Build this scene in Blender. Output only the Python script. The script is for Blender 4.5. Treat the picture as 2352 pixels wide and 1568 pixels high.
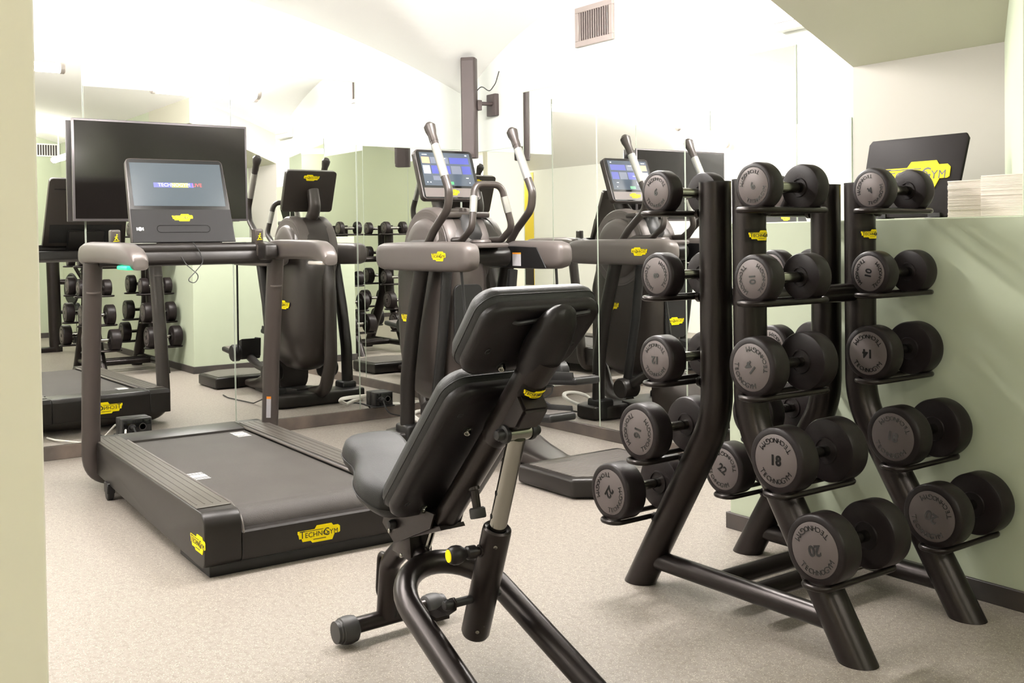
import bpy, bmesh, math, random
from mathutils import Vector, Matrix, Quaternion
random.seed(7)
for o in list(bpy.data.objects): bpy.data.objects.remove(o)
S = bpy.context.scene
COL = S.collection
PI = math.pi
# ---------------------------------------------------------------- camera
cam = bpy.data.cameras.new('camera'); cam_o = bpy.data.objects.new('camera', cam); COL.objects.link(cam_o)
F_PX, YAW, PITCH, ROLL, CY = 2388.25, 0.946136, 0.0214411, -0.0137187, 601.35
f_ = Vector((-math.sin(YAW)*math.cos(PITCH), math.cos(YAW)*math.cos(PITCH), -math.sin(PITCH)))
r_ = Vector((math.cos(YAW), math.sin(YAW), 0)); u_ = r_.cross(f_)
R_ = math.cos(ROLL)*r_ + math.sin(ROLL)*u_; U_ = -math.sin(ROLL)*r_ + math.cos(ROLL)*u_
m = Matrix((R_, U_, -f_)).transposed().to_4x4(); m.translation = Vector((0, 0, 1.06))
cam_o.matrix_world = m
cam.sensor_width = 36; cam.lens = F_PX/2352*36; cam.shift_y = -(784-CY)/2352
cam.clip_start = 0.05
S.camera = cam_o
# ---------------------------------------------------------------- world / exposure
w = bpy.data.worlds.new('world'); S.world = w; w.use_nodes = True
w.node_tree.nodes['Background'].inputs[0].default_value = (0.9, 0.95, 1, 1)
w.node_tree.nodes['Background'].inputs[1].default_value = 0.0
S.view_settings.view_transform = 'Standard'; S.view_settings.look = 'None'
S.view_settings.exposure = 0.0; S.view_settings.gamma = 1; S.view_settings.use_curve_mapping = False
LAMP_MAIN, LAMP_SIDE = 172.0, 42.0
XL, YB, YC, XE, YS = -5.5, 3.58, 2.84, 1.9, -1.2
PX = -2.6      # plane where the thick wall with the counter ends

# ---------------------------------------------------------------- materials
def mat(name, col, rough=0.5, metal=0.0, emit=None, es=0.0, spec=0.5, coat=0.0, bump=None, noise=None, colvar=None, sheen=0):
    m = bpy.data.materials.new(name); m.use_nodes = True
    nt = m.node_tree; b = nt.nodes['Principled BSDF']
    b.inputs['Base Color'].default_value = (*col, 1); b.inputs['Roughness'].default_value = rough
    b.inputs['Metallic'].default_value = metal; b.inputs['Specular IOR Level'].default_value = spec
    if coat: b.inputs['Coat Weight'].default_value = coat; b.inputs['Coat Roughness'].default_value = 0.08
    if emit: b.inputs['Emission Color'].default_value = (*emit, 1); b.inputs['Emission Strength'].default_value = es
    tc = nt.nodes.new('ShaderNodeTexCoord')
    if bump:
        sc, st = bump
        n = nt.nodes.new('ShaderNodeTexNoise'); n.inputs['Scale'].default_value = sc; n.inputs['Detail'].default_value = 3
        nt.links.new(tc.outputs['Object'], n.inputs['Vector'])
        bp = nt.nodes.new('ShaderNodeBump'); bp.inputs['Strength'].default_value = st; bp.inputs['Distance'].default_value = 0.002
        nt.links.new(n.outputs['Fac'], bp.inputs['Height']); nt.links.new(bp.outputs['Normal'], b.inputs['Normal'])
    if colvar:
        sc, c2 = colvar
        n = nt.nodes.new('ShaderNodeTexNoise'); n.inputs['Scale'].default_value = sc; n.inputs['Detail'].default_value = 5
        nt.links.new(tc.outputs['Object'], n.inputs['Vector'])
        mx = nt.nodes.new('ShaderNodeMix'); mx.data_type = 'RGBA'
        mx.inputs[6].default_value = (*col, 1); mx.inputs[7].default_value = (*c2, 1)
        cr = nt.nodes.new('ShaderNodeMapRange'); cr.inputs[1].default_value = 0.35; cr.inputs[2].default_value = 0.65
        nt.links.new(n.outputs['Fac'], cr.inputs[0]); nt.links.new(cr.outputs[0], mx.inputs[0])
        nt.links.new(mx.outputs[2], b.inputs['Base Color'])
    return m
M = {}
M['wall'] = mat('pale green plaster', (0.43, 0.475, 0.355), 0.9, spec=0.2, bump=(9, 0.25), colvar=(1.5, (0.445, 0.49, 0.37)))
M['wallw'] = mat('white plaster', (0.82, 0.82, 0.77), 0.9, spec=0.2, bump=(9, 0.2))
M['pale'] = mat('pale mint plaster', (0.76, 0.785, 0.745), 0.9, spec=0.2, bump=(9, 0.2))
M['soffit'] = mat('green plaster warm bounce tint', (0.46, 0.45, 0.365), 0.9, spec=0.2, bump=(9, 0.25))  # same green wall paint, with warm bounced light put into the colour
M['pier'] = mat('pale green pier plaster', (0.70, 0.67, 0.56), 0.9, spec=0.2, bump=(9, 0.25))
M['ceil'] = mat('white ceiling plaster', (0.88, 0.875, 0.85), 0.9, spec=0.2, bump=(6, 0.2))
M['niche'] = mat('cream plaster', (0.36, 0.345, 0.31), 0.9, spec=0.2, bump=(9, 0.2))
M['mirror'] = mat('mirror silvering', (0.93, 0.94, 0.92), 0.0, 1.0)
M['medge'] = mat('mirror glass edge', (0.45, 0.5, 0.42), 0.2)
M['base'] = mat('brown weathered skirting', (0.19, 0.15, 0.125), 0.38, 0.35, colvar=(6, (0.10, 0.085, 0.075)), bump=(20, 0.2))
M['based'] = mat('black skirting', (0.030, 0.027, 0.025), 0.5, colvar=(7, (0.05, 0.04, 0.035)))
M['blackmetal'] = mat('satin black powder coat', (0.017, 0.0128, 0.0115), 0.29, 0.6, spec=0.5, bump=(420, 0.08))
M['rubber'] = mat('black urethane', (0.0095, 0.0066, 0.0066), 0.42, spec=0.22, bump=(260, 0.1))
M['plate'] = mat('grey end plate', (0.10, 0.083, 0.080), 0.48, 0.25, spec=0.4, bump=(500, 0.05))
M['ink'] = mat('black lettering', (0.006, 0.006, 0.006), 0.25, coat=0.4)
M['chrome'] = mat('brushed chrome', (0.30, 0.295, 0.265), 0.17, 1.0)
M['chromed'] = mat('grip steel', (0.5, 0.5, 0.48), 0.28, 1.0, bump=(900, 0.25))
M['leather'] = mat('black upholstery', (0.018, 0.0185, 0.018), 0.45, spec=0.27, bump=(600, 0.35))
M['shell'] = mat('dark moulded back shell', (0.008, 0.0062, 0.0064), 0.38, spec=0.26, bump=(500, 0.12))
M['gunmetal'] = mat('satin grey plastic', (0.034, 0.027, 0.0235), 0.33, 0.15, bump=(600, 0.06))
M['gunlight'] = mat('light satin grey housing', (0.098, 0.083, 0.077), 0.42, 0.15, bump=(600, 0.05))
M['silver'] = mat('satin silver grey rail', (0.098, 0.084, 0.077), 0.36, 0.35, bump=(600, 0.04))
M['deck'] = mat('dark grey deck plastic', (0.012, 0.0098, 0.0086), 0.38, 0.1, spec=0.36, bump=(500, 0.08))
M['railtop'] = mat('ribbed side rail', (0.062, 0.054, 0.046), 0.42, 0.1)
M['belt'] = mat('running belt', (0.034, 0.029, 0.026), 0.6, spec=0.35, bump=(350, 0.6), colvar=(5, (0.042, 0.037, 0.033)))
M['black'] = mat('matt black plastic', (0.006, 0.0055, 0.0055), 0.45, spec=0.4)
M['glossblack'] = mat('gloss black glass', (0.006, 0.006, 0.006), 0.08, spec=0.35)
M['tvglass'] = mat('television glass', (0.006, 0.005, 0.0045), 0.12, spec=0.42)
M['tvframe'] = mat('television frame', (0.12, 0.11, 0.115), 0.3, 0.6)
M['yellow'] = mat('logo yellow', (0.86, 0.69, 0.004), 0.5, spec=0.15)
M['logoink'] = mat('logo ink', (0.012, 0.011, 0.01), 0.5)
M['signblack'] = mat('matt sign black', (0.010, 0.008, 0.0075), 0.6, spec=0.12)
M['conblack'] = mat('matt console black', (0.009, 0.0085, 0.0085), 0.5, spec=0.16)
M['white'] = mat('white plastic', (0.8, 0.8, 0.78), 0.4)
M['cablew'] = mat('white cable sheath', (0.75, 0.73, 0.68), 0.45)
M['cableb'] = mat('black cable sheath', (0.012, 0.012, 0.012), 0.5)
M['paper'] = mat('paper towels', (0.80, 0.74, 0.66), 0.9, spec=0.1)
M['label'] = mat('printed warning label', (0.5, 0.48, 0.5), 0.6)
M['orange'] = mat('orange print', (0.85, 0.3, 0.02), 0.5)
M['greygrip'] = mat('grey knob rubber', (0.024, 0.023, 0.022), 0.5)
M['ventdark'] = mat('duct interior', (0.10, 0.08, 0.075), 0.7)
M['ventmetal'] = mat('vent frame enamel', (0.36, 0.31, 0.29), 0.45, 0.3)
M['speaker'] = mat('speaker cabinet', (0.06, 0.045, 0.043), 0.5, 0.1, bump=(500, 0.1))
M['green_led'] = mat('green led', (0.0, 0.3, 0.15), 0.3, emit=(0.02, 0.75, 0.35), es=1.0)
M['clear'] = mat('translucent light cap', (0.45, 0.42, 0.38), 0.2)
M['screen_run'] = mat('treadmill screen', (0.01, 0.012, 0.014), 0.12, spec=0.3, emit=(0.20, 0.25, 0.275), es=0.72)
M['screen_ell'] = mat('cross trainer screen', (0.02, 0.025, 0.03), 0.12, emit=(0.07, 0.095, 0.14), es=0.9)
M['ui_blue'] = mat('screen blue tile', (0.02, 0.02, 0.1), 0.3, emit=(0.05, 0.085, 0.36), es=1.0)
M['ui_grey'] = mat('screen grey tile', (0.05, 0.05, 0.06), 0.3, emit=(0.11, 0.15, 0.23), es=1.0)
M['ui_orange'] = mat('screen orange tile', (0.2, 0.1, 0.05), 0.3, emit=(0.72, 0.45, 0.27), es=1.0)
M['ui_white'] = mat('screen white mark', (0.3, 0.3, 0.3), 0.3, emit=(0.75, 0.82, 0.95), es=1.0)
M['ui_green'] = mat('screen green button', (0.02, 0.1, 0.03), 0.3, emit=(0.08, 0.55, 0.22), es=1.0)
M['ui_red'] = mat('screen red text', (0.3, 0.02, 0.02), 0.3, emit=(0.75, 0.10, 0.08), es=1.0)
M['ui_txtblue'] = mat('screen blue band', (0.02, 0.02, 0.3), 0.3, emit=(0.10, 0.13, 0.65), es=1.0)
M['ui_yel'] = mat('screen yellow mark', (0.2, 0.2, 0.02), 0.3, emit=(0.35, 0.34, 0.12), es=1.0)
M['lamp_main'] = mat('opal tube lit', (0.9, 0.9, 0.9), 0.5, emit=(1.0, 0.955, 0.93), es=LAMP_MAIN)
M['lamp_side'] = mat('opal tube lit dimmer', (0.9, 0.9, 0.9), 0.5, emit=(1.0, 0.94, 0.88), es=LAMP_SIDE)
M['lampcap'] = mat('lamp end cap', (0.5, 0.45, 0.42), 0.4, 0.4)
M['posty'] = mat('poster yellow', (0.80, 0.60, 0.05), 0.5)
M['postb'] = mat('poster black', (0.03, 0.02, 0.02), 0.5)
# speckled rubber floor
def floor_mat():
    m = bpy.data.materials.new('speckled rubber floor'); m.use_nodes = True; nt = m.node_tree; b = nt.nodes['Principled BSDF']
    b.inputs['Roughness'].default_value = 0.46; b.inputs['Specular IOR Level'].default_value = 0.4
    tc = nt.nodes.new('ShaderNodeTexCoord')
    n0 = nt.nodes.new('ShaderNodeTexNoise'); n0.inputs['Scale'].default_value = 1.3; n0.inputs['Detail'].default_value = 4
    n1 = nt.nodes.new('ShaderNodeTexNoise'); n1.inputs['Scale'].default_value = 60; n1.inputs['Detail'].default_value = 4
    v = nt.nodes.new('ShaderNodeTexVoronoi'); v.inputs['Scale'].default_value = 230
    v2 = nt.nodes.new('ShaderNodeTexVoronoi'); v2.inputs['Scale'].default_value = 150
    for n in (n0, n1, v, v2): nt.links.new(tc.outputs['Object'], n.inputs['Vector'])
    base = nt.nodes.new('ShaderNodeMix'); base.data_type = 'RGBA'
    base.inputs[6].default_value = (0.235, 0.208, 0.180, 1); base.inputs[7].default_value = (0.270, 0.240, 0.209, 1)
    nt.links.new(n0.outputs['Fac'], base.inputs[0])
    a = nt.nodes.new('ShaderNodeMix'); a.data_type = 'RGBA'; a.inputs[7].default_value = (0.175, 0.152, 0.129, 1)
    mr = nt.nodes.new('ShaderNodeMapRange'); mr.inputs[1].default_value = 0.48; mr.inputs[2].default_value = 0.62; mr.inputs[4].default_value = 0.5
    nt.links.new(n1.outputs['Fac'], mr.inputs[0]); nt.links.new(mr.outputs[0], a.inputs[0]); nt.links.new(base.outputs[2], a.inputs[6])
    # light flecks: random cells, small discs
    def flecks(vor, th, sel_lo, col, prev):
        lt = nt.nodes.new('ShaderNodeMath'); lt.operation = 'LESS_THAN'; lt.inputs[1].default_value = th
        nt.links.new(vor.outputs['Distance'], lt.inputs[0])
        sep = nt.nodes.new('ShaderNodeSeparateColor'); nt.links.new(vor.outputs['Color'], sep.inputs[0])
        gt = nt.nodes.new('ShaderNodeMath'); gt.operation = 'GREATER_THAN'; gt.inputs[1].default_value = sel_lo
        nt.links.new(sep.outputs[0], gt.inputs[0])
        mu = nt.nodes.new('ShaderNodeMath'); mu.operation = 'MULTIPLY'
        nt.links.new(lt.outputs[0], mu.inputs[0]); nt.links.new(gt.outputs[0], mu.inputs[1])
        mx = nt.nodes.new('ShaderNodeMix'); mx.data_type = 'RGBA'; mx.inputs[7].default_value = col
        nt.links.new(mu.outputs[0], mx.inputs[0]); nt.links.new(prev.outputs[2], mx.inputs[6])
        return mx
    c = flecks(v, 0.33, 0.5, (0.45, 0.40, 0.34, 1), a)
    d = flecks(v2, 0.22, 0.86, (0.10, 0.08, 0.07, 1), c)
    nt.links.new(d.outputs[2], b.inputs['Base Color'])
    bp = nt.nodes.new('ShaderNodeBump'); bp.inputs['Strength'].default_value = 0.25; bp.inputs['Distance'].default_value = 0.001
    nt.links.new(n1.outputs['Fac'], bp.inputs['Height']); nt.links.new(bp.outputs['Normal'], b.inputs['Normal'])
    return m
M['floor'] = floor_mat()
# ribbed materials: real stripes in the surface
def ribbed(name, c1, c2, axis, scale, rough):
    m = mat(name, c1, rough); nt = m.node_tree; b = nt.nodes['Principled BSDF']
    tc = nt.nodes.new('ShaderNodeTexCoord'); wv = nt.nodes.new('ShaderNodeTexWave'); wv.bands_direction = axis
    wv.inputs['Scale'].default_value = scale
    nt.links.new(tc.outputs['Object'], wv.inputs['Vector'])
    bp = nt.nodes.new('ShaderNodeBump'); bp.inputs['Strength'].default_value = 0.6; bp.inputs['Distance'].default_value = 0.003
    nt.links.new(wv.outputs['Fac'], bp.inputs['Height']); nt.links.new(bp.outputs['Normal'], b.inputs['Normal'])
    return m
M['ribs'] = ribbed('ribbed step mat', (0.085, 0.075, 0.068), None, 'X', 14, 0.42)
M['tvback'] = ribbed('ribbed television back', (0.045, 0.038, 0.038), None, 'Z', 40, 0.5)

# ---------------------------------------------------------------- geometry helpers
def NB(): return bmesh.new()
def add_box(bm, lo, hi, bev=0.0, seg=3, mtx=None):
    lo = Vector(lo); hi = Vector(hi); t = bmesh.new()
    bmesh.ops.create_cube(t, size=1, matrix=Matrix.Translation((lo+hi)/2) @ Matrix.Diagonal((*(hi-lo), 1)))
    if bev: bmesh.ops.bevel(t, geom=t.edges[:], offset=bev, segments=seg, affect='EDGES', profile=0.5)
    if mtx: bmesh.ops.transform(t, matrix=mtx, verts=t.verts)
    merge(bm, t); return bm
def merge(bm, t):
    me = bpy.data.meshes.new('t'); t.to_mesh(me); t.free(); bm.from_mesh(me); bpy.data.meshes.remove(me)
def add_prism(bm, poly, d0, d1, plane='xz', bev=0.0, seg=3, mtx=None, bev_all=True):
    """poly in a plane, extruded from d0 to d1 along the third axis"""
    t = bmesh.new()
    def P(a, b, d): return {'xz': (a, d, b), 'xy': (a, b, d), 'yz': (d, a, b)}[plane]
    v0 = [t.verts.new(P(a, b, d0)) for a, b in poly]; v1 = [t.verts.new(P(a, b, d1)) for a, b in poly]
    n = len(poly)
    t.faces.new(v0); t.faces.new(v1[::-1])
    for i in range(n): t.faces.new((v0[i], v1[i], v1[(i+1) % n], v0[(i+1) % n]))
    bmesh.ops.recalc_face_normals(t, faces=t.faces)
    if bev:
        es = t.edges[:] if bev_all else [e for e in t.edges if abs((e.verts[0].co-e.verts[1].co).dot(Vector(P(0, 0, 1)))) < 1e-6]
        bmesh.ops.bevel(t, geom=es, offset=bev, segments=seg, affect='EDGES', profile=0.5, clamp_overlap=True)
    if mtx: bmesh.ops.transform(t, matrix=mtx, verts=t.verts)
    merge(bm, t); return bm
def fillet(pts, rad, n=6):
    pts = [Vector(p) for p in pts]; out = [pts[0]]
    for i in range(1, len(pts)-1):
        a, b, c = pts[i-1], pts[i], pts[i+1]; r = rad[i-1] if isinstance(rad, (list, tuple)) else rad
        d1 = (a-b).normalized(); d2 = (c-b).normalized(); ang = d1.angle(d2)
        if ang > PI-0.02 or r <= 0: out.append(b); continue
        t = min(r/math.tan(ang/2), (a-b).length*0.49, (c-b).length*0.49)
        p0 = b+d1*t; p2 = b+d2*t
        for k in range(n+1):
            s = k/n; out.append(p0*(1-s)**2+b*2*s*(1-s)+p2*s*s)
    out.append(pts[-1]); return out
def add_tube(bm, pts, r, seg=16, closed=False, caps=True, r2=None, up=None):
    """round (or oval, r2) tube swept along pts; r may be a list"""
    pts = [Vector(p) for p in pts]; n = len(pts)
    rs = r if isinstance(r, (list, tuple)) else [r]*n
    tan = []
    for i in range(n):
        if closed: d = pts[(i+1) % n]-pts[i-1]
        else: d = pts[min(i+1, n-1)]-pts[max(i-1, 0)]
        tan.append(d.normalized())
    ref = Vector(up) if up else (Vector((0, 0, 1)) if abs(tan[0].z) < 0.9 else Vector((0, 1, 0)))
    nrm = (ref-tan[0]*ref.dot(tan[0])).normalized(); rings = []
    for i in range(n):
        if i:
            q = tan[i-1].rotation_difference(tan[i]); nrm = (q @ nrm); nrm = (nrm-tan[i]*nrm.dot(tan[i])).normalized()
        bi = tan[i].cross(nrm); ring = []
        for k in range(seg):
            a = 2*PI*k/seg
            ring.append(bm.verts.new(pts[i]+nrm*math.cos(a)*rs[i]+bi*math.sin(a)*(rs[i] if r2 is None else r2)))
        rings.append(ring)
    for i in range(n if closed else n-1):
        A = rings[i]; B = rings[(i+1) % n]
        for k in range(seg): bm.faces.new((A[k], A[(k+1) % seg], B[(k+1) % seg], B[k]))
    if caps and not closed:
        bm.faces.new(rings[0][::-1]); bm.faces.new(rings[-1])
    return bm
def add_lathe(bm, prof, origin, axis, seg=32, caps=True):
    """prof: list of (radius, distance along axis)"""
    ax = Vector(axis).normalized(); o = Vector(origin)
    ref = Vector((0, 0, 1)) if abs(ax.z) < 0.9 else Vector((1, 0, 0))
    e1 = (ref-ax*ref.dot(ax)).normalized(); e2 = ax.cross(e1); rings = []
    for r, d in prof:
        if r < 1e-6: rings.append([bm.verts.new(o+ax*d)])
        else: rings.append([bm.verts.new(o+ax*d+(e1*math.cos(2*PI*k/seg)+e2*math.sin(2*PI*k/seg))*r) for k in range(seg)])
    for A, B in zip(rings, rings[1:]):
        for k in range(seg):
            a0 = A[k % len(A)]; a1 = A[(k+1) % len(A)]; b0 = B[k % len(B)]; b1 = B[(k+1) % len(B)]
            vs = [];
            for v in (a0, a1, b1, b0):
                if v not in vs: vs.append(v)
            if len(vs) > 2: bm.faces.new(vs)
    if caps:
        if len(rings[0]) > 1: bm.faces.new(rings[0][::-1])
        if len(rings[-1]) > 1: bm.faces.new(rings[-1])
    return bm
def add_loft(bm, rings, caps=True):
    V = [[bm.verts.new(p) for p in r] for r in rings]; n = len(V[0])
    for A, B in zip(V, V[1:]):
        for k in range(n): bm.faces.new((A[k], A[(k+1) % n], B[(k+1) % n], B[k]))
    if caps: bm.faces.new(V[0][::-1]); bm.faces.new(V[-1])
    return bm
def sring(c, ax, ay, hx, hy, p=2.6, n=28):
    """superellipse ring around c"""
    out = []
    for k in range(n):
        a = 2*PI*k/n; ca, sa = math.cos(a), math.sin(a)
        out.append(Vector(c)+Vector(ax)*hx*math.copysign(abs(ca)**(2/p), ca)+Vector(ay)*hy*math.copysign(abs(sa)**(2/p), sa))
    return out
def rrect(hx, hy, r, n=5, cx=0, cy=0):
    out = []
    for sx, sy, a0 in ((1, 1, 0), (-1, 1, PI/2), (-1, -1, PI), (1, -1, 1.5*PI)):
        for k in range(n+1):
            a = a0+PI/2*k/n; out.append((cx+sx*(hx-r)+r*math.cos(a), cy+sy*(hy-r)+r*math.sin(a)))
    return out
_txt = {}
def text_bm(s, size=1.0, ext=0.02, align='CENTER', off=0.0):
    key = (s, size, ext, align, off)
    if key not in _txt:
        cu = bpy.data.curves.new('txt', 'FONT'); cu.body = s; cu.size = size; cu.extrude = ext; cu.align_x = align; cu.align_y = 'CENTER'
        cu.resolution_u = 3; cu.offset = off
        o = bpy.data.objects.new('txt', cu); COL.objects.link(o)
        dg = bpy.context.evaluated_depsgraph_get(); me = bpy.data.meshes.new_from_object(o.evaluated_get(dg))
        bpy.data.objects.remove(o); bpy.data.curves.remove(cu); _txt[key] = me
    b = bmesh.new(); b.from_mesh(_txt[key]); return b
def frame_mtx(o, xd, yd):
    x = Vector(xd).normalized(); y = Vector(yd); y = (y-x*y.dot(x)).normalized(); z = x.cross(y)
    mm = Matrix((x, y, z)).transposed().to_4x4(); mm.translation = Vector(o); return mm
def add_text(bm, s, o, xd, yd, size, ext=0.0006, align='CENTER', sx=1.0, sy=1.0, off=0.0):
    t = text_bm(s, size, ext, align, off)
    bmesh.ops.transform(t, matrix=frame_mtx(o, xd, yd) @ Matrix.Diagonal((sx, sy, 1, 1)), verts=t.verts); merge(bm, t)

# ---------------------------------------------------------------- object helpers
ROOT = {}
def obj(name, bm, m, parent=None, smooth=True, local=False, label=None, ang=38):
    me = bpy.data.meshes.new(name)
    if parent is not None and not local:
        rt = parent
        while rt.parent: rt = rt.parent
        bmesh.ops.transform(bm, matrix=rt.matrix_basis.inverted(), verts=bm.verts)
    bmesh.ops.recalc_face_normals(bm, faces=bm.faces)
    bm.to_mesh(me); bm.free()
    ms = m if isinstance(m, (list, tuple)) else [m]
    for k in ms: me.materials.append(M[k])
    if smooth and len(me.polygons):
        me.polygons.foreach_set('use_smooth', [True]*len(me.polygons))
        try: me.set_sharp_from_angle(angle=math.radians(ang))
        except Exception: pass
    o = bpy.data.objects.new(name, me); COL.objects.link(o)
    if parent is not None: o.parent = parent
    if label: o['label'] = label
    return o
def thing(name, label, cat, loc=(0, 0, 0), rot=(0, 0, 0), group=None):
    o = bpy.data.objects.new(name, None); COL.objects.link(o); o.empty_display_size = 0.05
    o.matrix_basis = Matrix.LocRotScale(Vector(loc), __import__('mathutils').Euler(rot), None)
    o['label'] = label; o['category'] = cat
    if group: o['group'] = group
    return o
def tag(o, label, cat, group=None):
    o['label'] = label; o['category'] = cat
    if group: o['group'] = group
    return o
def solo(name, bm, m, label, cat, group=None, base=None, smooth=True):
    """single-mesh thing with its origin at base"""
    if base is not None: bmesh.ops.transform(bm, matrix=Matrix.Translation(-Vector(base)), verts=bm.verts)
    o = obj(name, bm, m, None, smooth)
    if base is not None: o.location = base
    return tag(o, label, cat, group)
def struct(name, bm, m, smooth=False):
    o = obj(name, bm, m, None, smooth); o['kind'] = 'structure'; return o
LOGO = [(0, .29), (.40, .29), (.45, .365), (.80, .365), (.84, .31), (.955, .31), (1, .27), (1, .15), (.97, .13), (.87, .13), (.81, 0), (.34, 0), (.30, .05), (.11, .05), (.09, .12), (.035, .12), (.02, .21), (0, .23)]
def logo(parent, c, xd, yd, width, th=0.0016, name='logo_badge', bend=None, local=False):
    """raised yellow badge; c centre, xd reading direction, yd up"""
    mm = frame_mtx(c, xd, yd) @ Matrix.Diagonal((width, width, 1, 1)) @ Matrix.Translation((-.5, -.18, 0))
    b = NB(); add_prism(b, LOGO, 0, th, 'xy')
    t = NB()
    def tx(s, x, y, size, sx=1.0):
        g = text_bm(s, size, 0.0004, 'LEFT')
        bmesh.ops.transform(g, matrix=Matrix.Translation((x, y, th+.0004)) @ Matrix.Diagonal((sx, 1, 1, 1)), verts=g.verts); merge(t, g)
    tx('T', .045, .195, .23, .9); tx('ECHNO', .165, .175, .155, 1.0); tx('G', .605, .185, .24, .85); tx('Y', .745, .175, .155); tx('M', .845, .175, .155, .9)
    add_box(t, (.10, .262, th), (.60, .274, th+.0008)); add_box(t, (.36, .062, th), (.66, .076, th+.0008))
    if bend:
        # wrap round a cylinder of radius bend whose axis runs along yd, surface through c
        def wrap(v):
            x = (v.co.x-.5)*width; a = x/bend; rr = bend+v.co.z
            return Vector((math.sin(a)*rr, (v.co.y-.18)*width, math.cos(a)*rr-bend))
        for q in (b, t):
            for kk in range(1, 16): bmesh.ops.bisect_plane(q, geom=q.verts[:]+q.edges[:]+q.faces[:], plane_co=(kk/16, 0, 0), plane_no=(1, 0, 0))
            for v in q.verts: v.co = wrap(v)
            bmesh.ops.transform(q, matrix=frame_mtx(c, xd, yd), verts=q.verts)
    else:
        bmesh.ops.transform(b, matrix=mm, verts=b.verts); bmesh.ops.transform(t, matrix=mm, verts=t.verts)
    o = obj(name, b, 'yellow', parent, False, local=local, label='yellow logo badge')
    if parent.parent is None or True:
        tgt = o if (parent.parent is None) else parent
        obj('logo_lettering', t, 'logoink', tgt, False, local=local)
    return o

# ================================================================= ROOM
def zA(x): 
    d = x+4.05
    return -.119+math.sqrt(max(0, 6.25-d*d)) if -5.6 < x < PX else 0
def zB(y): return 2.394-5.919+math.sqrt(36-(y-1.2)**2)
def zc(x, y): return max(zA(x), zB(y))
b = NB(); add_box(b, (XL-.2, YS-.2, -.1), (XE+.2, YB+.2, 0)); struct('floor', b, 'floor')
# ceiling: groin vault over the mirror bay running into a plain barrel
b = NB(); nx, ny = 90, 70
xs = [XL-.1+(PX-XL+.1)*i/60 for i in range(61)]+[PX+.001]+[PX+(XE+.1-PX)*i/14 for i in range(1, 15)]
ys = [YS-.1+(YB+.2-YS)*j/ny for j in range(ny+1)]
g0 = [[b.verts.new((x, y, zc(x, y))) for y in ys] for x in xs]
g1 = [[b.verts.new((x, y, 2.75)) for y in ys] for x in xs]
for g in (g0, g1):
    for i in range(len(xs)-1):
        for j in range(len(ys)-1): b.faces.new((g[i][j], g[i+1][j], g[i+1][j+1], g[i][j+1]))
for i in range(len(xs)-1):
    for j in (0, len(ys)-1): b.faces.new((g0[i][j], g0[i+1][j], g1[i+1][j], g1[i][j]))
for j in range(len(ys)-1):
    for i in (0, len(xs)-1): b.faces.new((g0[i][j], g0[i][j+1], g1[i][j+1], g1[i][j]))
o = struct('ceiling', b, 'ceil', True)
def wall_prism(name, pts, d0, d1, plane, m):
    bb = NB(); add_prism(bb, pts, d0, d1, plane); return struct(name, bb, m)
arcL = [(YS-.1, 0), (YB, 0)]+[(y, zc(XL, y)+.06) for y in [YB-(YB-YS+.1)*k/40 for k in range(41)]]
wall_prism('wall_left', arcL, XL-.12, XL, 'yz', 'pale')
arcB = [(XL, 0), (PX, 0)]+[(x, zc(x, YB)+.06) for x in [PX-.0-(PX-XL)*k/40 for k in range(41)]]
wall_prism('wall_back', arcB, YB, YB+.12, 'xz', 'pale')
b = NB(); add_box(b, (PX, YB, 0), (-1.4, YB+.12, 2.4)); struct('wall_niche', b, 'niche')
# thick green wall: breast (the counter) and the full-height part right of the niche
CT = 1.108
b = NB(); add_box(b, (PX, YC, 0), (-1.50, YB, CT), 0.004, 2); struct('wall_counter', b, 'wall')
b = NB(); add_prism(b, [(-1.97, YB), (-1.51, YC), (XE, YC), (XE, YB)], 0, 2.45, 'xy'); struct('wall_right', b, 'wall')
# sloping soffit over the niche
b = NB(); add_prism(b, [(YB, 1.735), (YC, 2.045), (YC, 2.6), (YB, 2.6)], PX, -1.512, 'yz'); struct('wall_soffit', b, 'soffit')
b = NB(); add_box(b, (XE, YS-.1, 0), (XE+.12, YC, 2.6)); struct('wall_east', b, 'wall')
b = NB(); add_box(b, (XL, YS-.12, 0), (XE, YS, 2.6)); struct('wall_south', b, 'wallw')
b = NB(); add_box(b, (-.80, -.40, 0), (-.70, .1415, 2.46), 0.006, 2); struct('wall_pier', b, 'pier', True)
# skirtings
b = NB(); add_box(b, (XL, YS, 0), (XL+.012, YB, .070), .002, 1); struct('baseboard_left', b, 'base')
b = NB(); add_box(b, (XL+.012, YB-.012, 0), (PX, YB, .062), .002, 1); struct('baseboard_back', b, 'base')
b = NB(); add_box(b, (PX-.012, YC-.012, 0), (XE, YC, .058), .002, 1); add_box(b, (PX-.012, YC, 0), (PX, YB-.012, .058), .002, 1); struct('baseboard_right', b, 'based')
b = NB(); add_box(b, (XE-.012, YS, 0), (XE, YC-.012, .058), .002, 1); struct('baseboard_east', b, 'based')
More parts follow.
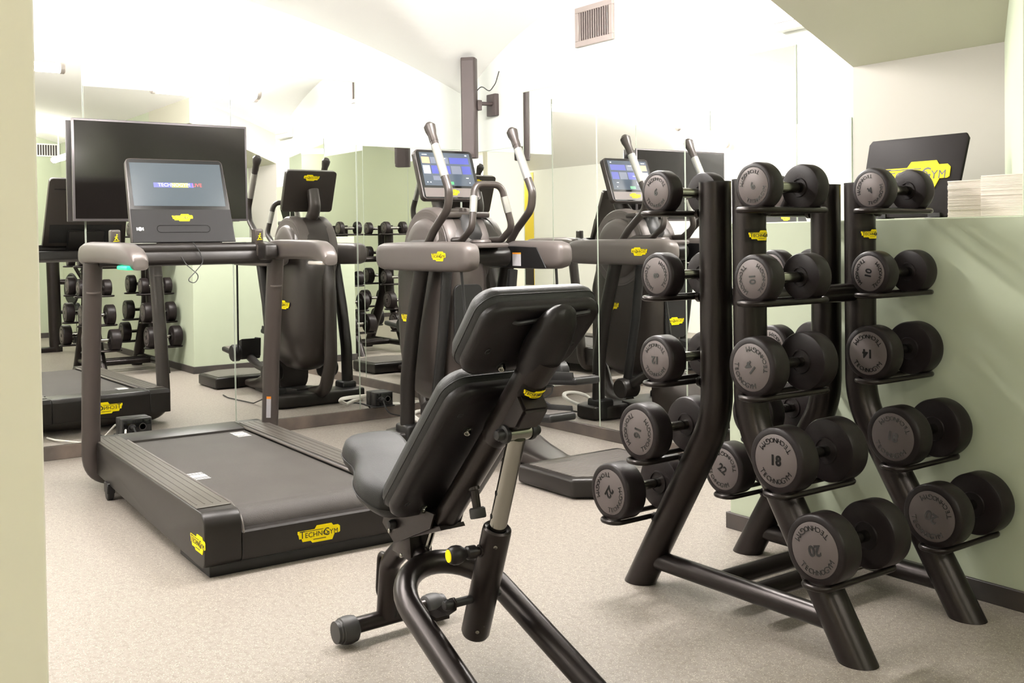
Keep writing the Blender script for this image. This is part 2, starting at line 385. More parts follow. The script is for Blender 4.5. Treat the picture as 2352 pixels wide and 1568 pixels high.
# mirrors
def mirror(y0, y1, z0, z1, wall, label):
    t = 0.006; g = 0.0012; bb = NB()
    t0 = thing('wall_mirror', label, 'mirror', (XL, (y0+y1)/2, z0) if wall == 'left' else ((y0+y1)/2, YB, z0), group='wall mirror panels')
    if wall == 'left': add_box(bb, (XL+.0005, y0+g, z0), (XL+t, y1-g, z1)); e = (XL+t+.0002,)
    else: add_box(bb, (y0+g, YB-t, z0), (y1-g, YB-.0005, z1))
    o = obj('mirror_glass', bb, ['mirror', 'medge'], t0, False)
    for p in o.data.polygons:
        n = p.normal; front = n.x > .9 if wall == 'left' else n.y < -.9
        p.material_index = 0 if front else 1
    bb = NB(); w_ = .0035
    if wall == 'left':
        for a in (y0+g, y1-g-w_): add_box(bb, (XL+t, a, z0), (XL+t+.0006, a+w_*.6, z1))
        add_box(bb, (XL+t, y0, z1-w_), (XL+t+.0006, y1, z1))
    else:
        for a in (y0+g, y1-g-w_): add_box(bb, (a, YB-t-.0006, z0), (a+w_*.6, YB-t, z1))
        add_box(bb, (y0, YB-t-.0006, z1-w_), (y1, YB-t, z1))
    obj('polished_edge', bb, 'medge', t0, False)
mirror(-.9, 1.322, .072, 2.01, 'left', 'tall mirror panel on the left wall at the left edge, beside the television')
mirror(1.322, 2.085, .072, 1.863, 'left', 'lower mirror panel on the left wall directly behind the television')
mirror(2.085, 2.843, .072, 1.997, 'left', 'tall mirror panel on the left wall right of the television')
mirror(2.843, YB-.008, .072, 1.627, 'left', 'short mirror panel on the left wall in the corner under the speaker')
mirror(XL+.008, -4.83, .064, 1.60, 'back', 'short mirror panel on the back wall in the corner by the speaker')
mirror(-4.83, -4.181, .064, 1.908, 'back', 'mirror panel on the back wall below and left of the vent')
mirror(-4.181, -3.537, .064, 1.730, 'back', 'low mirror panel on the back wall below the vent')
mirror(-3.537, -2.878, .064, 1.871, 'back', 'tall mirror panel on the back wall behind the dumbbell rack')
mirror(-2.878, PX-.003, .064, 1.535, 'back', 'narrow mirror panel on the back wall beside the cream niche')

# ---------------------------------------------------------------- lamps
def tube_lamp(p0, p1, label, m, drop=0.05, r=.032):
    p0 = Vector(p0); p1 = Vector(p1); c = (p0+p1)/2; d = (p1-p0).normalized()
    t = thing('tube_lamp', label, 'ceiling lamp', (c.x, c.y, c.z), group='tube lamps under the vault')
    bb = NB(); add_lathe(bb, [(r*.9, 0), (r, .004), (r, (p1-p0).length-.004), (r*.9, (p1-p0).length)], p0, d, 20); obj('lamp_tube', bb, m, t)
    for q, s in ((p0, -1), (p1, 1)):
        bb = NB(); add_lathe(bb, [(r+.003, -.004), (r+.006, .002), (r+.006, .022), (r+.001, .028), (0, .028)], q, d*s, 20); obj('end_cap', bb, 'lampcap', t)
    for k in (.2, .8):
        q = p0.lerp(p1, k); bb = NB(); add_tube(bb, [q+Vector((0, 0, r-.002)), Vector((q.x, q.y, zc(q.x, q.y)+.01))], .006, 8); obj('hanger', bb, 'lampcap', t)
tube_lamp((-3.42, 2.32, 2.21), (-3.42, 3.08, 2.19), 'lit opal tube lamp over the cross trainer, on the television side', 'lamp_main')
tube_lamp((-3.42, -.18, 2.27), (-3.42, 1.68, 2.27), 'lit opal tube lamp over the rear of the treadmill', 'lamp_main')
tube_lamp((-3.27, 2.36, 2.20), (-3.27, 3.12, 2.19), 'lit opal tube lamp over the cross trainer, on the rack side of the pair', 'lamp_main')
tube_lamp((-3.42, -1.1, 2.03), (-3.42, -.42, 2.17), 'lit opal tube lamp at the south end of the mirror bay', 'lamp_main')
tube_lamp((.1, 2.62, 2.0), (1.2, 2.62, 2.0), 'lit opal tube lamp close along the green wall above the cable machine', 'lamp_side')
tube_lamp((.3, -.95, 1.98), (1.3, -.95, 1.98), 'lit opal tube lamp by the south wall with the yellow poster', 'lamp_side')
tube_lamp((1.45, 1.1, 2.25), (1.45, 2.4, 2.18), 'lit opal tube lamp on the camera side near the cable machine', 'lamp_side')

# ================================================================= WALL FITTINGS
# television
t = thing('television', 'black flat screen television on the left mirror wall above the treadmill', 'television', (XL+.007, 1.698, 1.18))
TX = XL+.075
b = NB(); add_box(b, (XL+.03, 1.275, 1.195), (TX-.014, 2.12, 1.675), .012, 3); obj('back_cover', b, 'tvback', t)
b = NB(); add_box(b, (TX-.016, 1.249, 1.181), (TX-.001, 2.147, 1.691), .003, 2); obj('bezel', b, 'tvframe', t, label='thin grey metal bezel')
b = NB(); add_box(b, (TX-.004, 1.260, 1.193), (TX+.0005, 2.136, 1.680)); obj('screen', b, 'tvglass', t, False)
b = NB(); add_box(b, (XL+.007, 1.55, 1.3), (XL+.032, 1.85, 1.55), .004, 2); obj('wall_bracket', b, 'black', t)
# outlet boxes on the mirror wall
def outlet(y0, y1, z0, z1, label):
    t = thing('power_outlet', label, 'outlet', (XL+.006, (y0+y1)/2, z0), group='surface mounted outlet boxes')
    b = NB(); add_box(b, (XL+.0065, y0, z0), (XL+.065, y1, z1), .005, 2); add_box(b, (XL+.0065, y0-.008, z0-.004), (XL+.075, y1+.008, z0+.004), .002, 1); obj('housing', b, 'black', t)
    b = NB(); add_box(b, (XL+.065, y0+.006, z0+.008), (XL+.069, y1-.006, z1-.006), .002, 2); obj('face_plate', b, 'glossblack', t)
    for k, yy in enumerate((y0*.68+y1*.32, y0*.32+y1*.68)):
        c = Vector((XL+.069, yy, (z0+z1)/2)); rr = (z1-z0)*.21
        b = NB(); add_lathe(b, [(rr, 0), (rr, .003), (rr*.8, .003), (rr*.78, -.001), (0, -.001)], c, (1, 0, 0), 20); obj('socket', b, 'greygrip', t)
        if k == 0:
            b = NB(); add_lathe(b, [(rr*.75, 0), (rr*.75, .02), (rr*.45, .03), (0, .032)], c, (1, 0, 0), 16); obj('plug', b, 'black', t)
outlet(1.462, 1.612, .083, .172, 'black twin outlet box on the mirror behind the left post of the treadmill')
outlet(2.912, 3.03, .083, .168, 'black twin outlet box on the mirror beside the cross trainer')
# cables
def cable(pts, r, m, label, n=6, rad=.06):
    b = NB(); add_tube(b, fillet(pts, rad, n), r, 8); return solo('power_cable', b, m, label, 'cable', base=pts[0])
def coil(c, r0, n, r, m, label, tilt=.25):
    pts = []
    for k in range(n*24+1):
        a = 2*PI*k/24; rr = r0*(1+.07*math.sin(a*.37+k*.05))
        pts.append((c[0]+math.cos(a)*rr*1.15, c[1]+math.sin(a)*rr, r+.001+.004*(k/24)+abs(math.sin(a/2))*tilt*r0))
    b = NB(); add_tube(b, pts, r, 8); return solo('power_cable', b, m, label, 'cable', base=c)
cable([(XL+.10, 1.47, .125), (XL+.16, 1.45, .08), (XL+.2, 1.40, .012), (XL+.35, 1.34, .012), (-5.0, 1.26, .012), (-4.9, 1.24, .012)], .005, 'cablew', 'white power cable running from the outlet box to the front of the treadmill')
cable([(XL+.10, 1.51, .13), (XL+.15, 1.53, .06), (XL+.14, 1.56, .006), (XL+.28, 1.55, .006), (-5.0, 1.5, .006), (-4.88, 1.5, .006)], .0045, 'cableb', 'black power cable on the floor in front of the treadmill')
coil((-5.03, 3.03, 0), .08, 3, .0075, 'cablew', 'thick white cable coiled on the floor at the front foot of the cross trainer', .9)
coil((-5.27, 3.30, 0), .10, 4, .005, 'cablew', 'thin white cable loops on the floor in the corner where the mirrors meet', .3)
cable([(XL+.10, 2.945, .12), (XL+.13, 2.96, .05), (XL+.15, 3.12, .006), (-5.15, 3.16, .006), (-4.9, 3.14, .006), (-4.86, 3.12, .006)], .0045, 'cableb', 'black power cable from the right outlet box to the cross trainer')
cable([(-3.95, 2.58, .007), (-4.1, 2.56, .007), (-4.45, 2.6, .007), (-4.6, 2.6, .05)], .004, 'cableb', 'thin black cable loop beside the foot of the cross trainer')
# wall vent
t = thing('air_vent', 'grey framed air vent with upright slats high on the back wall', 'vent', (-4.185, YB, 2.084))
x0, x1, z0, z1 = -4.337, -4.034, 2.083, 2.292
b = NB()
for lo, hi in (((x0, z0), (x1, z0+.03)), ((x0, z1-.03), (x1, z1)), ((x0, z0+.03), (x0+.03, z1-.03)), ((x1-.03, z0+.03), (x1, z1-.03))):
    add_box(b, (lo[0], YB-.018, lo[1]), (hi[0], YB-.0005, hi[1]), .002, 1)
obj('vent_frame', b, 'ventmetal', t)
b = NB(); add_box(b, (x0+.03, YB-.003, z0+.03), (x1-.03, YB-.0008, z1-.03)); obj('duct_opening', b, 'ventdark', t)
for k in range(13):
    xx = x0+.042+k*(x1-x0-.084)/12
    b = NB(); add_box(b, (-.0012, -.008, z0+.03), (.0012, .008, z1-.03), mtx=Matrix.Translation((xx, YB-.011, 0)) @ Matrix.Rotation(.5, 4, 'Z')); obj('slat', b, 'ventmetal', t)
# loudspeaker in the corner
t = thing('loudspeaker', 'tall narrow dark loudspeaker hung in the corner above the mirrors', 'speaker', (-5.10, 3.385, 1.54))
prof = [(-.044, -.028), (-.036, -.045), (.036, -.045), (.044, -.028), (.044, .026), (.022, .045), (-.022, .045), (-.044, .026)]
ca, sa = math.cos(.75), math.sin(.75)
pp = [(-5.10+x*ca-y*sa, 3.385+x*sa+y*ca) for x, y in prof]
b = NB(); add_prism(b, pp, 1.54, 2.125, 'xy', .004, 2); obj('cabinet', b, 'speaker', t)
gr = [(-5.10+x*ca-y*sa, 3.385+x*sa+y*ca) for x, y in [(-.033, -.047), (.033, -.047), (.033, -.0445), (-.033, -.0445)]]
b = NB(); add_prism(b, gr, 1.56, 2.105, 'xy'); obj('grille', b, 'speaker', t)
b = NB(); add_tube(b, [(-5.08, 3.42, 1.86), (-5.09, 3.48, 1.865), (-5.11, 3.55, 1.87)], .012, 10); add_box(b, (-5.165, YB-.03, 1.80), (-5.075, YB-.0005, 1.93), .004, 2)
add_box(b, (-5.105, 3.415, 1.82), (-5.055, 3.445, 1.88), .003, 1); obj('wall_bracket', b, 'speaker', t)
b = NB(); add_tube(b, fillet([(-5.08, 3.42, 1.93), (-5.08, 3.46, 1.97), (-5.06, 3.50, 1.93), (-5.08, 3.56, 1.99), (-5.06, 3.572, 2.06)], .04), .003, 6); obj('speaker_cable', b, 'cableb', t)
# small white emergency box high on the back wall
t = thing('emergency_light', 'small white box fitting high on the back wall left of the soffit', 'light fitting', (-2.83, YB, 1.93))
b = NB(); add_box(b, (-2.96, YB-.05, 1.93), (-2.70, YB-.0005, 2.02), .008, 2); obj('housing', b, 'white', t)
b = NB(); add_box(b, (-2.955, YB-.055, 1.965), (-2.705, YB-.049, 1.975), .001, 1); obj('trim_line', b, 'lampcap', t)
# sign panel on the counter
t = thing('sign_panel', 'black rounded sign panel with a large yellow logo standing on the counter', 'sign', (-2.09, 3.17, CT))
# panel leans back a little
mt = Matrix.Translation((-2.095, 3.17, CT+.008)) @ Matrix.Rotation(math.radians(-14), 4, 'X')
pan = [(-.185, 0), (.177, 0), (.196, .268), (.185, .285), (-.172, .285), (-.184, .270)]
b = NB(); add_prism(b, pan, -.006, .006, 'xz', .003, 2, mtx=mt); obj('panel', b, 'signblack', t)
for m_ in ['gunmetal']: pass
for xx in (-.09, .115):
    b = NB(); add_box(b, (xx-.022, -.035, 0), (xx+.022, .04, .008), .002, 1, mtx=Matrix.Translation((-2.095, 3.17, CT)))
    add_box(b, (xx-.022, -.016, .0), (xx+.022, -.007, .022), .001, 1, mtx=Matrix.Translation((-2.095, 3.17, CT))); obj('foot', b, 'black', t)
yd = mt.to_3x3() @ Vector((0, 0, 1)); nd = mt.to_3x3() @ Vector((0, -1, 0))
logo(t, mt @ Vector((.012, -.0065, .145)), (1, 0, 0), yd, .27, .003)
# paper towels
for k, (xa, xb, ya, yb, h, lb) in enumerate(((-1.762, -1.655, 2.88, 3.00, .108, 'stack of folded paper towels on the counter nearest the sign panel'), (-1.652, -1.51, 2.87, 3.02, .118, 'stack of folded paper towels on the counter at the right picture edge'))):
    t = thing('paper_towel_stack', lb, 'paper towels', ((xa+xb)/2, (ya+yb)/2, CT), group='folded paper towel stacks on the counter')
    n = 26
    for q in range(n):
        j = lambda: random.uniform(-.001, .001)
        b = NB(); z0 = CT+.0005+q*h/n; add_box(b, (xa+j(), ya+j(), z0), (xb+j(), yb+j(), z0+h/n*.985), .0008, 1); obj('folded_towel', b, 'paper', t)
# east wall grille and south wall poster, seen in the mirrors
t = thing('ceiling_grille', 'wide slatted air grille high on the east wall, seen in the left mirror', 'vent', (XE, 2.62, 2.1))
b = NB()
for z0, z1 in ((2.09, 2.105), (2.225, 2.24)): add_box(b, (XE-.014, 2.33, z0), (XE-.0005, 2.83, z1))
for y in (2.33, 2.815): add_box(b, (XE-.014, y, 2.105), (XE-.0005, y+.015, 2.225))
obj('vent_frame', b, 'white', t)
b = NB(); add_box(b, (XE-.004, 2.345, 2.105), (XE-.0008, 2.815, 2.225)); obj('duct_opening', b, 'postb', t)
for k in range(17):
    b = NB(); y = 2.362+k*.0275; add_box(b, (XE-.012, y, 2.105), (XE-.005, y+.009, 2.225)); obj('slat', b, 'white', t)
t = thing('wall_poster', 'yellow and black poster on the south wall, seen in the back mirror', 'poster', (.35, YS, .5))
b = NB(); add_box(b, (.08, YS+.0005, .45), (.62, YS+.008, 1.95)); obj('printed_sheet', b, 'posty', t, False)
b = NB(); add_prism(b, [(.08, .45), (.62, .45), (.62, 1.12), (.08, .80)], YS+.008, YS+.0095, 'xz'); obj('black_print', b, 'postb', t, False)

# ================================================================= TREADMILL (local frame: +x to the rear, y across)
TM = thing('treadmill', 'dark grey treadmill with screen console facing the left mirror wall', 'treadmill', (-4.70, 1.542, 0), (0, 0, math.radians(-1.75)))
def tobj(name, bm, m, parent=TM, smooth=True, label=None): return obj(name, bm, m, parent, smooth, local=True, label=label)
HW = .390; RE = 1.505
# side profile: rounded rear
def rail_prof(ztop=.208):
    p = [(-.15, .075), (1.0, .040), (RE-.03, .033)]
    for k in range(5): a = -PI/2+PI/2*k/4; p.append((RE-.03+.03*math.cos(a), .063+.03*math.sin(a)))
    for k in range(6): a = PI/2*k/5; p.append((RE-.045+.045*math.cos(a), ztop-.045+.045*math.sin(a)))
    p += [(-.13, ztop), (-.15, ztop-.02)]
    return p
for s, lb in ((-1, None), (1, None)):
    b = NB(); y0, y1 = (-HW, -.268) if s < 0 else (.268, HW)
    add_prism(b, rail_prof(), y0, y1, 'xz', .008, 3, bev_all=False); tobj('side_rail', b, 'deck')
for s in (-1, 1):
    b = NB()
    c = s*.330
    add_box(b, (-.06, c-.056, .207), (1.42, c+.056, .2115), .001, 1)
    for k in range(4): add_box(b, (-.04, c-.045+k*.026, .2115), (1.38, c-.045+k*.026+.0025, .2128))
    tobj('foot_strip', b, 'railtop')
for s in (-1, 1):
    b = NB(); add_tube(b, fillet([(.04, s*.262, .203), (1.37, s*.262, .203), (1.47, s*.262, .183), (RE-.004, s*.262, .128)], .08), .006, 8); tobj('edge_trim', b, 'silver')
# front cover and rear shroud
b = NB(); add_prism(b, [(-.15, .075), (.06, .072), (.06, .204), (-.13, .208), (-.15, .19)], -.268, .268, 'xz', .004, 2); tobj('front_cover', b, 'deck')
b = NB(); add_prism(b, [(1.32, .04), (RE-.03, .033), (RE-.009, .042), (RE, .063), (RE, .132), (RE-.006, .138), (1.39, .138), (1.32, .12)], -.268, .268, 'xz'); tobj('rear_shroud', b, 'deck')
# belt wraps the rear roller
bp = [(.06, .194)]+[(1.39, .194)]
for k in range(9):
    a = PI/2-k*PI/2/8*1.15; bp.append((1.39+.075*math.cos(a), .119+.075*math.sin(a)))
b = NB(); pts = bp+[(1.40, .09), (.06, .09)]; add_prism(b, pts, -.256, .256, 'xz'); tobj('running_belt', b, 'belt')
for (uu, vv) in ((.90, -.215), (.17, .205)):
    b = NB(); u0 = uu-.075
    for (a, w2) in ((0, .006), (.016, .006), (.034, .046), (.092, .006), (.110, .006)):
        if uu < .5 and False: continue
        add_box(b, (u0+a, vv-.03, .1942), (u0+a+w2, vv+.03, .1948))
    tobj('belt_marking', b, 'white', label='white bar marking on the belt')
# skid + wheels
b = NB(); add_box(b, (1.17, -.37, .0), (1.485, .37, .045), .004, 2); tobj('rear_skid', b, 'black')
for s in (-1, 1):
    b = NB(); add_lathe(b, [(.026, 0), (.03, .004), (.03, .022), (.026, .026)], (.23, s*.385-.013, .030), (0, 1, 0), 24); add_box(b, (.20, s*.385-.016, .03), (.26, s*.385+.016, .075), .003, 1); tobj('transport_wheel', b, 'black')
# U frame with posts
VO, VP = -.003, .404
path = fillet([(.115, VO-VP, .99), (.035, VO-VP, .50), (-.01, VO-VP, .05), (-.01, VO+VP, .05), (.035, VO+VP, .50), (.115, VO+VP, .99)], [.8, .11, .11, .8], 10)
b = NB(); add_tube(b, path, .039, 20, r2=.033); tobj('upright_frame', b, 'gunmetal')
for s in (-1, 1):
    b = NB(); add_tube(b, [(.0941, VO+s*VP, .862), (.0953, VO+s*VP, .8685)], .0402, 20, r2=.0343, up=(1, 0, 0)); tobj('collar_line', b, 'silver')
# handle arms
def arm(s):
    b = NB(); rings = []
    #  u, z, halfwidth, halfheight
    prof = [(.030, 1.012, .030, .020), (.038, 1.016, .037, .034), (.06, 1.021, .040, .043), (.11, 1.026, .041, .046), (.18, 1.030, .041, .045), (.35, 1.030, .040, .043), (.58, 1.028, .039, .042), (.68, 1.022, .038, .043), (.74, 1.010, .036, .040), (.775, .995, .033, .031), (.79, .985, .028, .02)]
    for u, z, hw, hh in prof:
        v = VO+s*(.410-.030*max(0, (u-.4)/.39)**1.5)
        rings.append(sring((u, v, z), (0, 1, 0), (0, 0, 1), hw, hh, 3.0, 24))
    add_loft(b, rings); return tobj('handle_arm', b, 'silver')
aL = arm(-1); aR = arm(1)
b = NB(); add_box(b, (.62, -.430, .966), (.772, -.362, .982), .006, 2); tobj('status_light', b, 'green_led', label='green lit strip at the arm tip')
b = NB(); add_box(b, (.62, .345, .966), (.772, .410, .982), .006, 2); tobj('status_light', b, 'clear', label='unlit clear strip at the arm tip')
# cross bar and console tray
b = NB(); add_tube(b, [(.125, -.41, 1.040), (.125, .39, 1.040)], .026, 18); tobj('cross_bar', b, 'deck')
b = NB(); add_prism(b, [(-.06, .985), (.10, .965), (.145, .968), (.16, .985), (.15, 1.03), (-.04, 1.03)], -.39, .37, 'xz', .008, 2); tobj('console_tray', b, 'deck')
for s in (-1, 1):
    b = NB(); add_prism(b, [(-.02, .975), (.22, .985), (.26, 1.00), (.25, 1.055), (.12, 1.07), (-.02, 1.05)], VO+s*.335-.03, VO+s*.335+.03, 'xz', .012, 3); tobj('arm_joint', b, 'deck')
for s in (-1, 1):
    b = NB(); add_box(b, (.11, VO+s*.20-.055, 1.063), (.143, VO+s*.20+.055, 1.0675), .001, 1); tobj('pulse_sensor', b, 'chromed', label='silver touch sensor strip')
for s in (-1, 1):
    b = NB(); add_box(b, (.095, VO+s*.315-.020, 1.04), (.150, VO+s*.315+.020, 1.125), .008, 3); add_box(b, (.135, VO+s*.315-.016, 1.0), (.157, VO+s*.315+.016, 1.05), .004, 2)
    q = tobj('selector_lever', b, 'gunmetal')
    b = NB(); c = Vector((.1515, VO+s*.315, 1.09)); W = lambda y, z: (c.x, c.y+y, c.z+z)
    add_tube(b, [W(-.006, -.010), W(0, 0), W(.001, .008)], .0016, 6); add_tube(b, [W(0, 0), W(.007, -.008)], .0016, 6); add_tube(b, [W(-.006, .003), W(.006, .005)], .0014, 6)
    add_lathe(b, [(.0028, 0), (.0028, .001)], W(.003, .013), (1, 0, 0), 10); add_tube(b, [W(-.012, -.015), W(.012, -.013)], .0012, 6)
    obj('runner_icon', b, 'yellow', q, True, local=True, label='yellow runner icon')
# console
cm = Matrix.Translation((.115, -.014, 1.070)) @ Matrix.Rotation(math.radians(-21), 4, 'Y')
def cpoly(hb, ht, h, r):  # tablet outline (y,z), wider at the foot
    o_ = [(-hb, 0), (hb, 0)]
    for k in range(6): a = PI/2*k/5; o_.append((ht-r+r*math.cos(a), h-r+r*math.sin(a)))
    for k in range(6): a = PI/2+PI/2*k/5; o_.append((-ht+r+r*math.cos(a), h-r+r*math.sin(a)))
    return o_
b = NB(); add_prism(b, cpoly(.230, .218, .404, .022), -.034, -.004, 'yz', .004, 2, mtx=cm); con = tobj('console', b, 'gunmetal')
b = NB(); add_prism(b, cpoly(.225, .213, .398, .018), -.004, .0, 'yz', mtx=cm); obj('front_glass', b, 'glossblack', con, local=True)
b = NB(); add_box(b, (-.0005, -.203, .172), (.0012, .203, .380), mtx=cm); obj('display', b, 'screen_run', con, False, local=True, label='lit blue grey screen')
b = NB(); add_box(b, (-.0005, -.223, .0), (.0009, .223, .155), mtx=cm); obj('lower_panel', b, 'conblack', con, False, local=True)
X3 = cm.to_3x3()
P = lambda y, z, d=.0016: cm @ Vector((d, y, z))
b = NB(); add_box(b, (.0013, -.108, .262), (.0017, .068, .284), mtx=cm); obj('screen_band', b, 'ui_txtblue', con, False, local=True)
b = NB(); add_box(b, (.0013, -.03, .262), (.0018, .045, .284), mtx=cm); obj('screen_mark', b, 'ui_yel', con, False, local=True)
b = NB(); add_text(b, 'TECHNOGYM', P(-.018, .273, .0022), X3 @ Vector((0, 1, 0)), X3 @ Vector((0, 0, 1)), .024, .0002, sx=.95); obj('screen_text', b, 'ui_white', con, False, local=True)
b = NB(); add_text(b, 'LIVE', P(.085, .273, .0022), X3 @ Vector((0, 1, 0)), X3 @ Vector((0, 0, 1)), .024, .0002); obj('screen_text', b, 'ui_red', con, False, local=True, label='red word on the screen')
b = NB(); add_tube(b, [cm @ Vector((.0012, y, z)) for y, z in rrect(.117, .0165, .0160, 6, 0, .062)], .0018, 6, closed=True); obj('slot_outline', b, 'glossblack', con, local=True)
b = NB(); add_lathe(b, [(.009, 0), (.009, .0008), (0, .0008)], P(-.19, .062, .0009), X3 @ Vector((1, 0, 0)), 16); add_box(b, (.0009, -.205, .055), (.0016, -.201, .069), mtx=cm); add_box(b, (.0009, -.179, .055), (.0016, -.175, .069), mtx=cm); obj('button_icon', b, 'white', con, local=True, label='white button icon')
logo(con, P(0, .115, .001), X3 @ Vector((0, 1, 0)), X3 @ Vector((0, 0, 1)), .092, .001, local=True)
b = NB(); add_box(b, (-.0352, -.19, .34), (-.034, .19, .346), mtx=cm); add_box(b, (-.0352, -.20, .02), (-.034, .20, .13), mtx=cm); obj('rear_grille', b, 'black', con, local=True)
b = NB(); add_box(b, (-.06, -.10, -.05), (-.02, .10, .10), .012, 2, mtx=cm); tobj('console_mount', b, 'deck')
# logos on the shrouds
logo(TM, (RE+.0005, -.005, .086), (0, 1, 0), (0, 0, 1), .152, local=True)
logo(TM, (-.152, .02, .135), (0, -1, 0), (0, 0, 1), .18, local=True)
logo(TM, (1.44, -HW-.0005, .105), (1, 0, 0), (0, 0, 1), .15, local=True)
# label on the right post
b = NB(); add_prism(b, [(-.030, .26), (.012, .26), (.012, .385), (-.030, .385)], .474, .4755, 'xz'); 
b = NB()
for k in range(7):
    a0 = -.5+k*1.0/7*1.0; 
rings = []
def post_patch(s, z0, z1, a0, a1, n=6):
    bb = NB(); g = []
    for z in (z0, z1):
        cx_ = -.01+.045*(z-.05)/.45; g.append([bb.verts.new((cx_+.0398*math.cos(a), VO+s*VP+.0342*math.sin(a)*1.0, z)) for a in [a0+(a1-a0)*k/n for k in range(n+1)]])
    for k in range(n): bb.faces.new((g[0][k], g[0][k+1], g[1][k+1], g[1][k]))
    bmesh.ops.solidify(bb, geom=bb.faces[:], thickness=-.001)
    return bb
tobj('warning_label', post_patch(1, .235, .325, -1.55, -.35), 'label', label='white printed warning label')
tobj('label_header', post_patch(1, .325, .337, -1.55, -.35), 'orange', label='orange strip on the label')
# safety cord
b = NB(); add_tube(b, fillet([(.155, .005, 1.067), (.165, .03, 1.03), (.175, .045, .98), (.175, .0, .93), (.175, -.03, .90), (.175, .005, .885), (.175, .025, .92), (.17, -.03, .97), (.165, -.05, 1.005)], .03), .0022, 6); tobj('safety_cord', b, 'cableb')

# ================================================================= CROSS TRAINER
YE = 2.93
EL = thing('cross_trainer', 'dark grey elliptical cross trainer with lit screen in the mirrored corner', 'exercise machine', (-4.3, YE, 0))
# front foot
b = NB(); add_prism(b, [(-4.80, 2.68), (-4.76, 2.60), (-4.60, 2.60), (-4.56, 2.70), (-4.56, 3.16), (-4.60, 3.26), (-4.76, 3.26), (-4.80, 3.18)], .004, .085, 'xy', .014, 3); obj('front_foot', b, 'deck', EL)
for s in (-1, 1):
    b = NB(); add_box(b, (-4.70, YE+s*.25-.052, .006), (-4.57, YE+s*.25+.052, .125), .016, 3); obj('foot_boot', b, 'black', EL)
# rear platform
plat = [(-3.645, 2.64), (-3.27, 2.64), (-3.13, 2.83), (-3.13, 3.03), (-3.27, 3.22), (-3.645, 3.22)]
b = NB(); add_prism(b, plat, .006, .085, 'xy', .014, 3); rp = obj('rear_platform', b, 'deck', EL)
ip = [(-3.60, 2.675), (-3.285, 2.675), (-3.17, 2.84), (-3.17, 3.02), (-3.285, 3.185), (-3.60, 3.185)]
b = NB(); add_prism(b, ip, .084, .088, 'xy'); obj('step_mat', b, 'ribs', rp, False)
# ramp beam
b = NB(); rings = []
for x, zt, zb, hw in ((-3.62, .062, .012, .07), (-3.75, .068, .012, .085), (-3.9, .10, .014, .10), (-4.05, .155, .02, .11), (-4.2, .24, .03, .115), (-4.35, .36, .06, .11)):
    rings.append(sring((x, YE, (zt+zb)/2), (0, 1, 0), (0, 0, 1), hw, (zt-zb)/2, 4, 24))
add_loft(b, rings); obj('base_ramp', b, 'gunmetal', EL)
b = NB(); add_prism(b, [(-4.62, .02), (-3.9, .012), (-3.9, .04), (-4.62, .10)], YE-.10, YE+.10, 'xz', .008, 2); obj('base_beam', b, 'deck', EL)
# body shell
b = NB(); rings = []
for z, cx_, hx, hy in ((.225, -4.62, .08, .04), (.24, -4.62, .15, .08), (.28, -4.62, .22, .115), (.35, -4.63, .26, .138), (.5, -4.63, .285, .152), (.7, -4.63, .292, .156), (.88, -4.63, .29, .155), (.95, -4.63, .275, .152), (1.03, -4.62, .25, .148), (1.10, -4.62, .22, .14), (1.16, -4.62, .18, .13), (1.20, -4.62, .13, .11), (1.225, -4.62, .06, .07)):
    rings.append(sring((cx_, YE-.05 if z < 1 else YE-.05+(z-1)*.22, z), (1, 0, 0), (0, 1, 0), hx, hy, 3.2, 40))
add_loft(b, rings); bd = obj('body_shell', b, 'gunmetal', EL)
# wheel housings
for s in (-1, 1):
    b = NB(); add_lathe(b, [(.235, -.05), (.232, .0), (.222, .012), (.175, .016), (.170, .030), (.155, .040), (.12, .043), (.0, .046)], (-4.62, YE-.02+s*.115, 1.0), (0, s, 0), 48); obj('wheel_housing', b, 'gunlight', EL)
b = NB(); add_lathe(b, [(.21, -.13), (.222, -.10), (.222, .10), (.21, .13)], (-4.62, YE-.02, 1.0), (0, 1, 0), 48); obj('housing_crown', b, 'gunlight', EL)
# front column seen in the mirror
b = NB(); add_tube(b, fillet([(-4.86, YE, .95), (-4.93, YE, .75), (-4.93, YE, .30), (-4.84, YE, .10), (-4.66, YE, .07)], .14), .042, 16); obj('front_column', b, 'gunmetal', EL)
# side panel dark inset with logo
b = NB(); add_prism(b, [(y, z) for y, z in rrect(.085, .18, .035, 5, YE-.075, .66)], -4.345, -4.333, 'yz', .003, 1); obj('rear_panel', b, 'black', EL)
logo(EL, (-4.3325, YE-.075, .575), (0, 1, 0), (0, 0, 1), .12)
for s in (-1, 1): logo(EL, (-4.70, YE-.05+s*.1575, .66), (-s, 0, 0), (0, 0, 1), .15)
logo(EL, (-4.906, YE-.10, .68), (.25, -1, 0), (0, 0, 1), .10)
# neck and tray
b = NB(); add_lathe(b, [(.085, -.10), (.09, -.04), (.075, .0), (.055, .03), (.05, .06)], (-4.47, YE, 1.13), (0, 0, 1), 28); obj('neck', b, 'black', EL)
b = NB(); add_box(b, (-4.53, YE-.135, 1.175), (-4.44, YE+.135, 1.205), .008, 2); add_box(b, (-4.51, YE-.012, 1.20), (-4.47, YE+.012, 1.225), .003, 1); obj('accessory_tray', b, 'gunmetal', EL)
b = NB(); add_tube(b, fillet([(-4.64, YE, 1.18), (-4.74, YE, 1.28), (-4.705, YE, 1.40)], .08), .046, 18, r2=.038); obj('console_stem', b, 'gunmetal', EL)
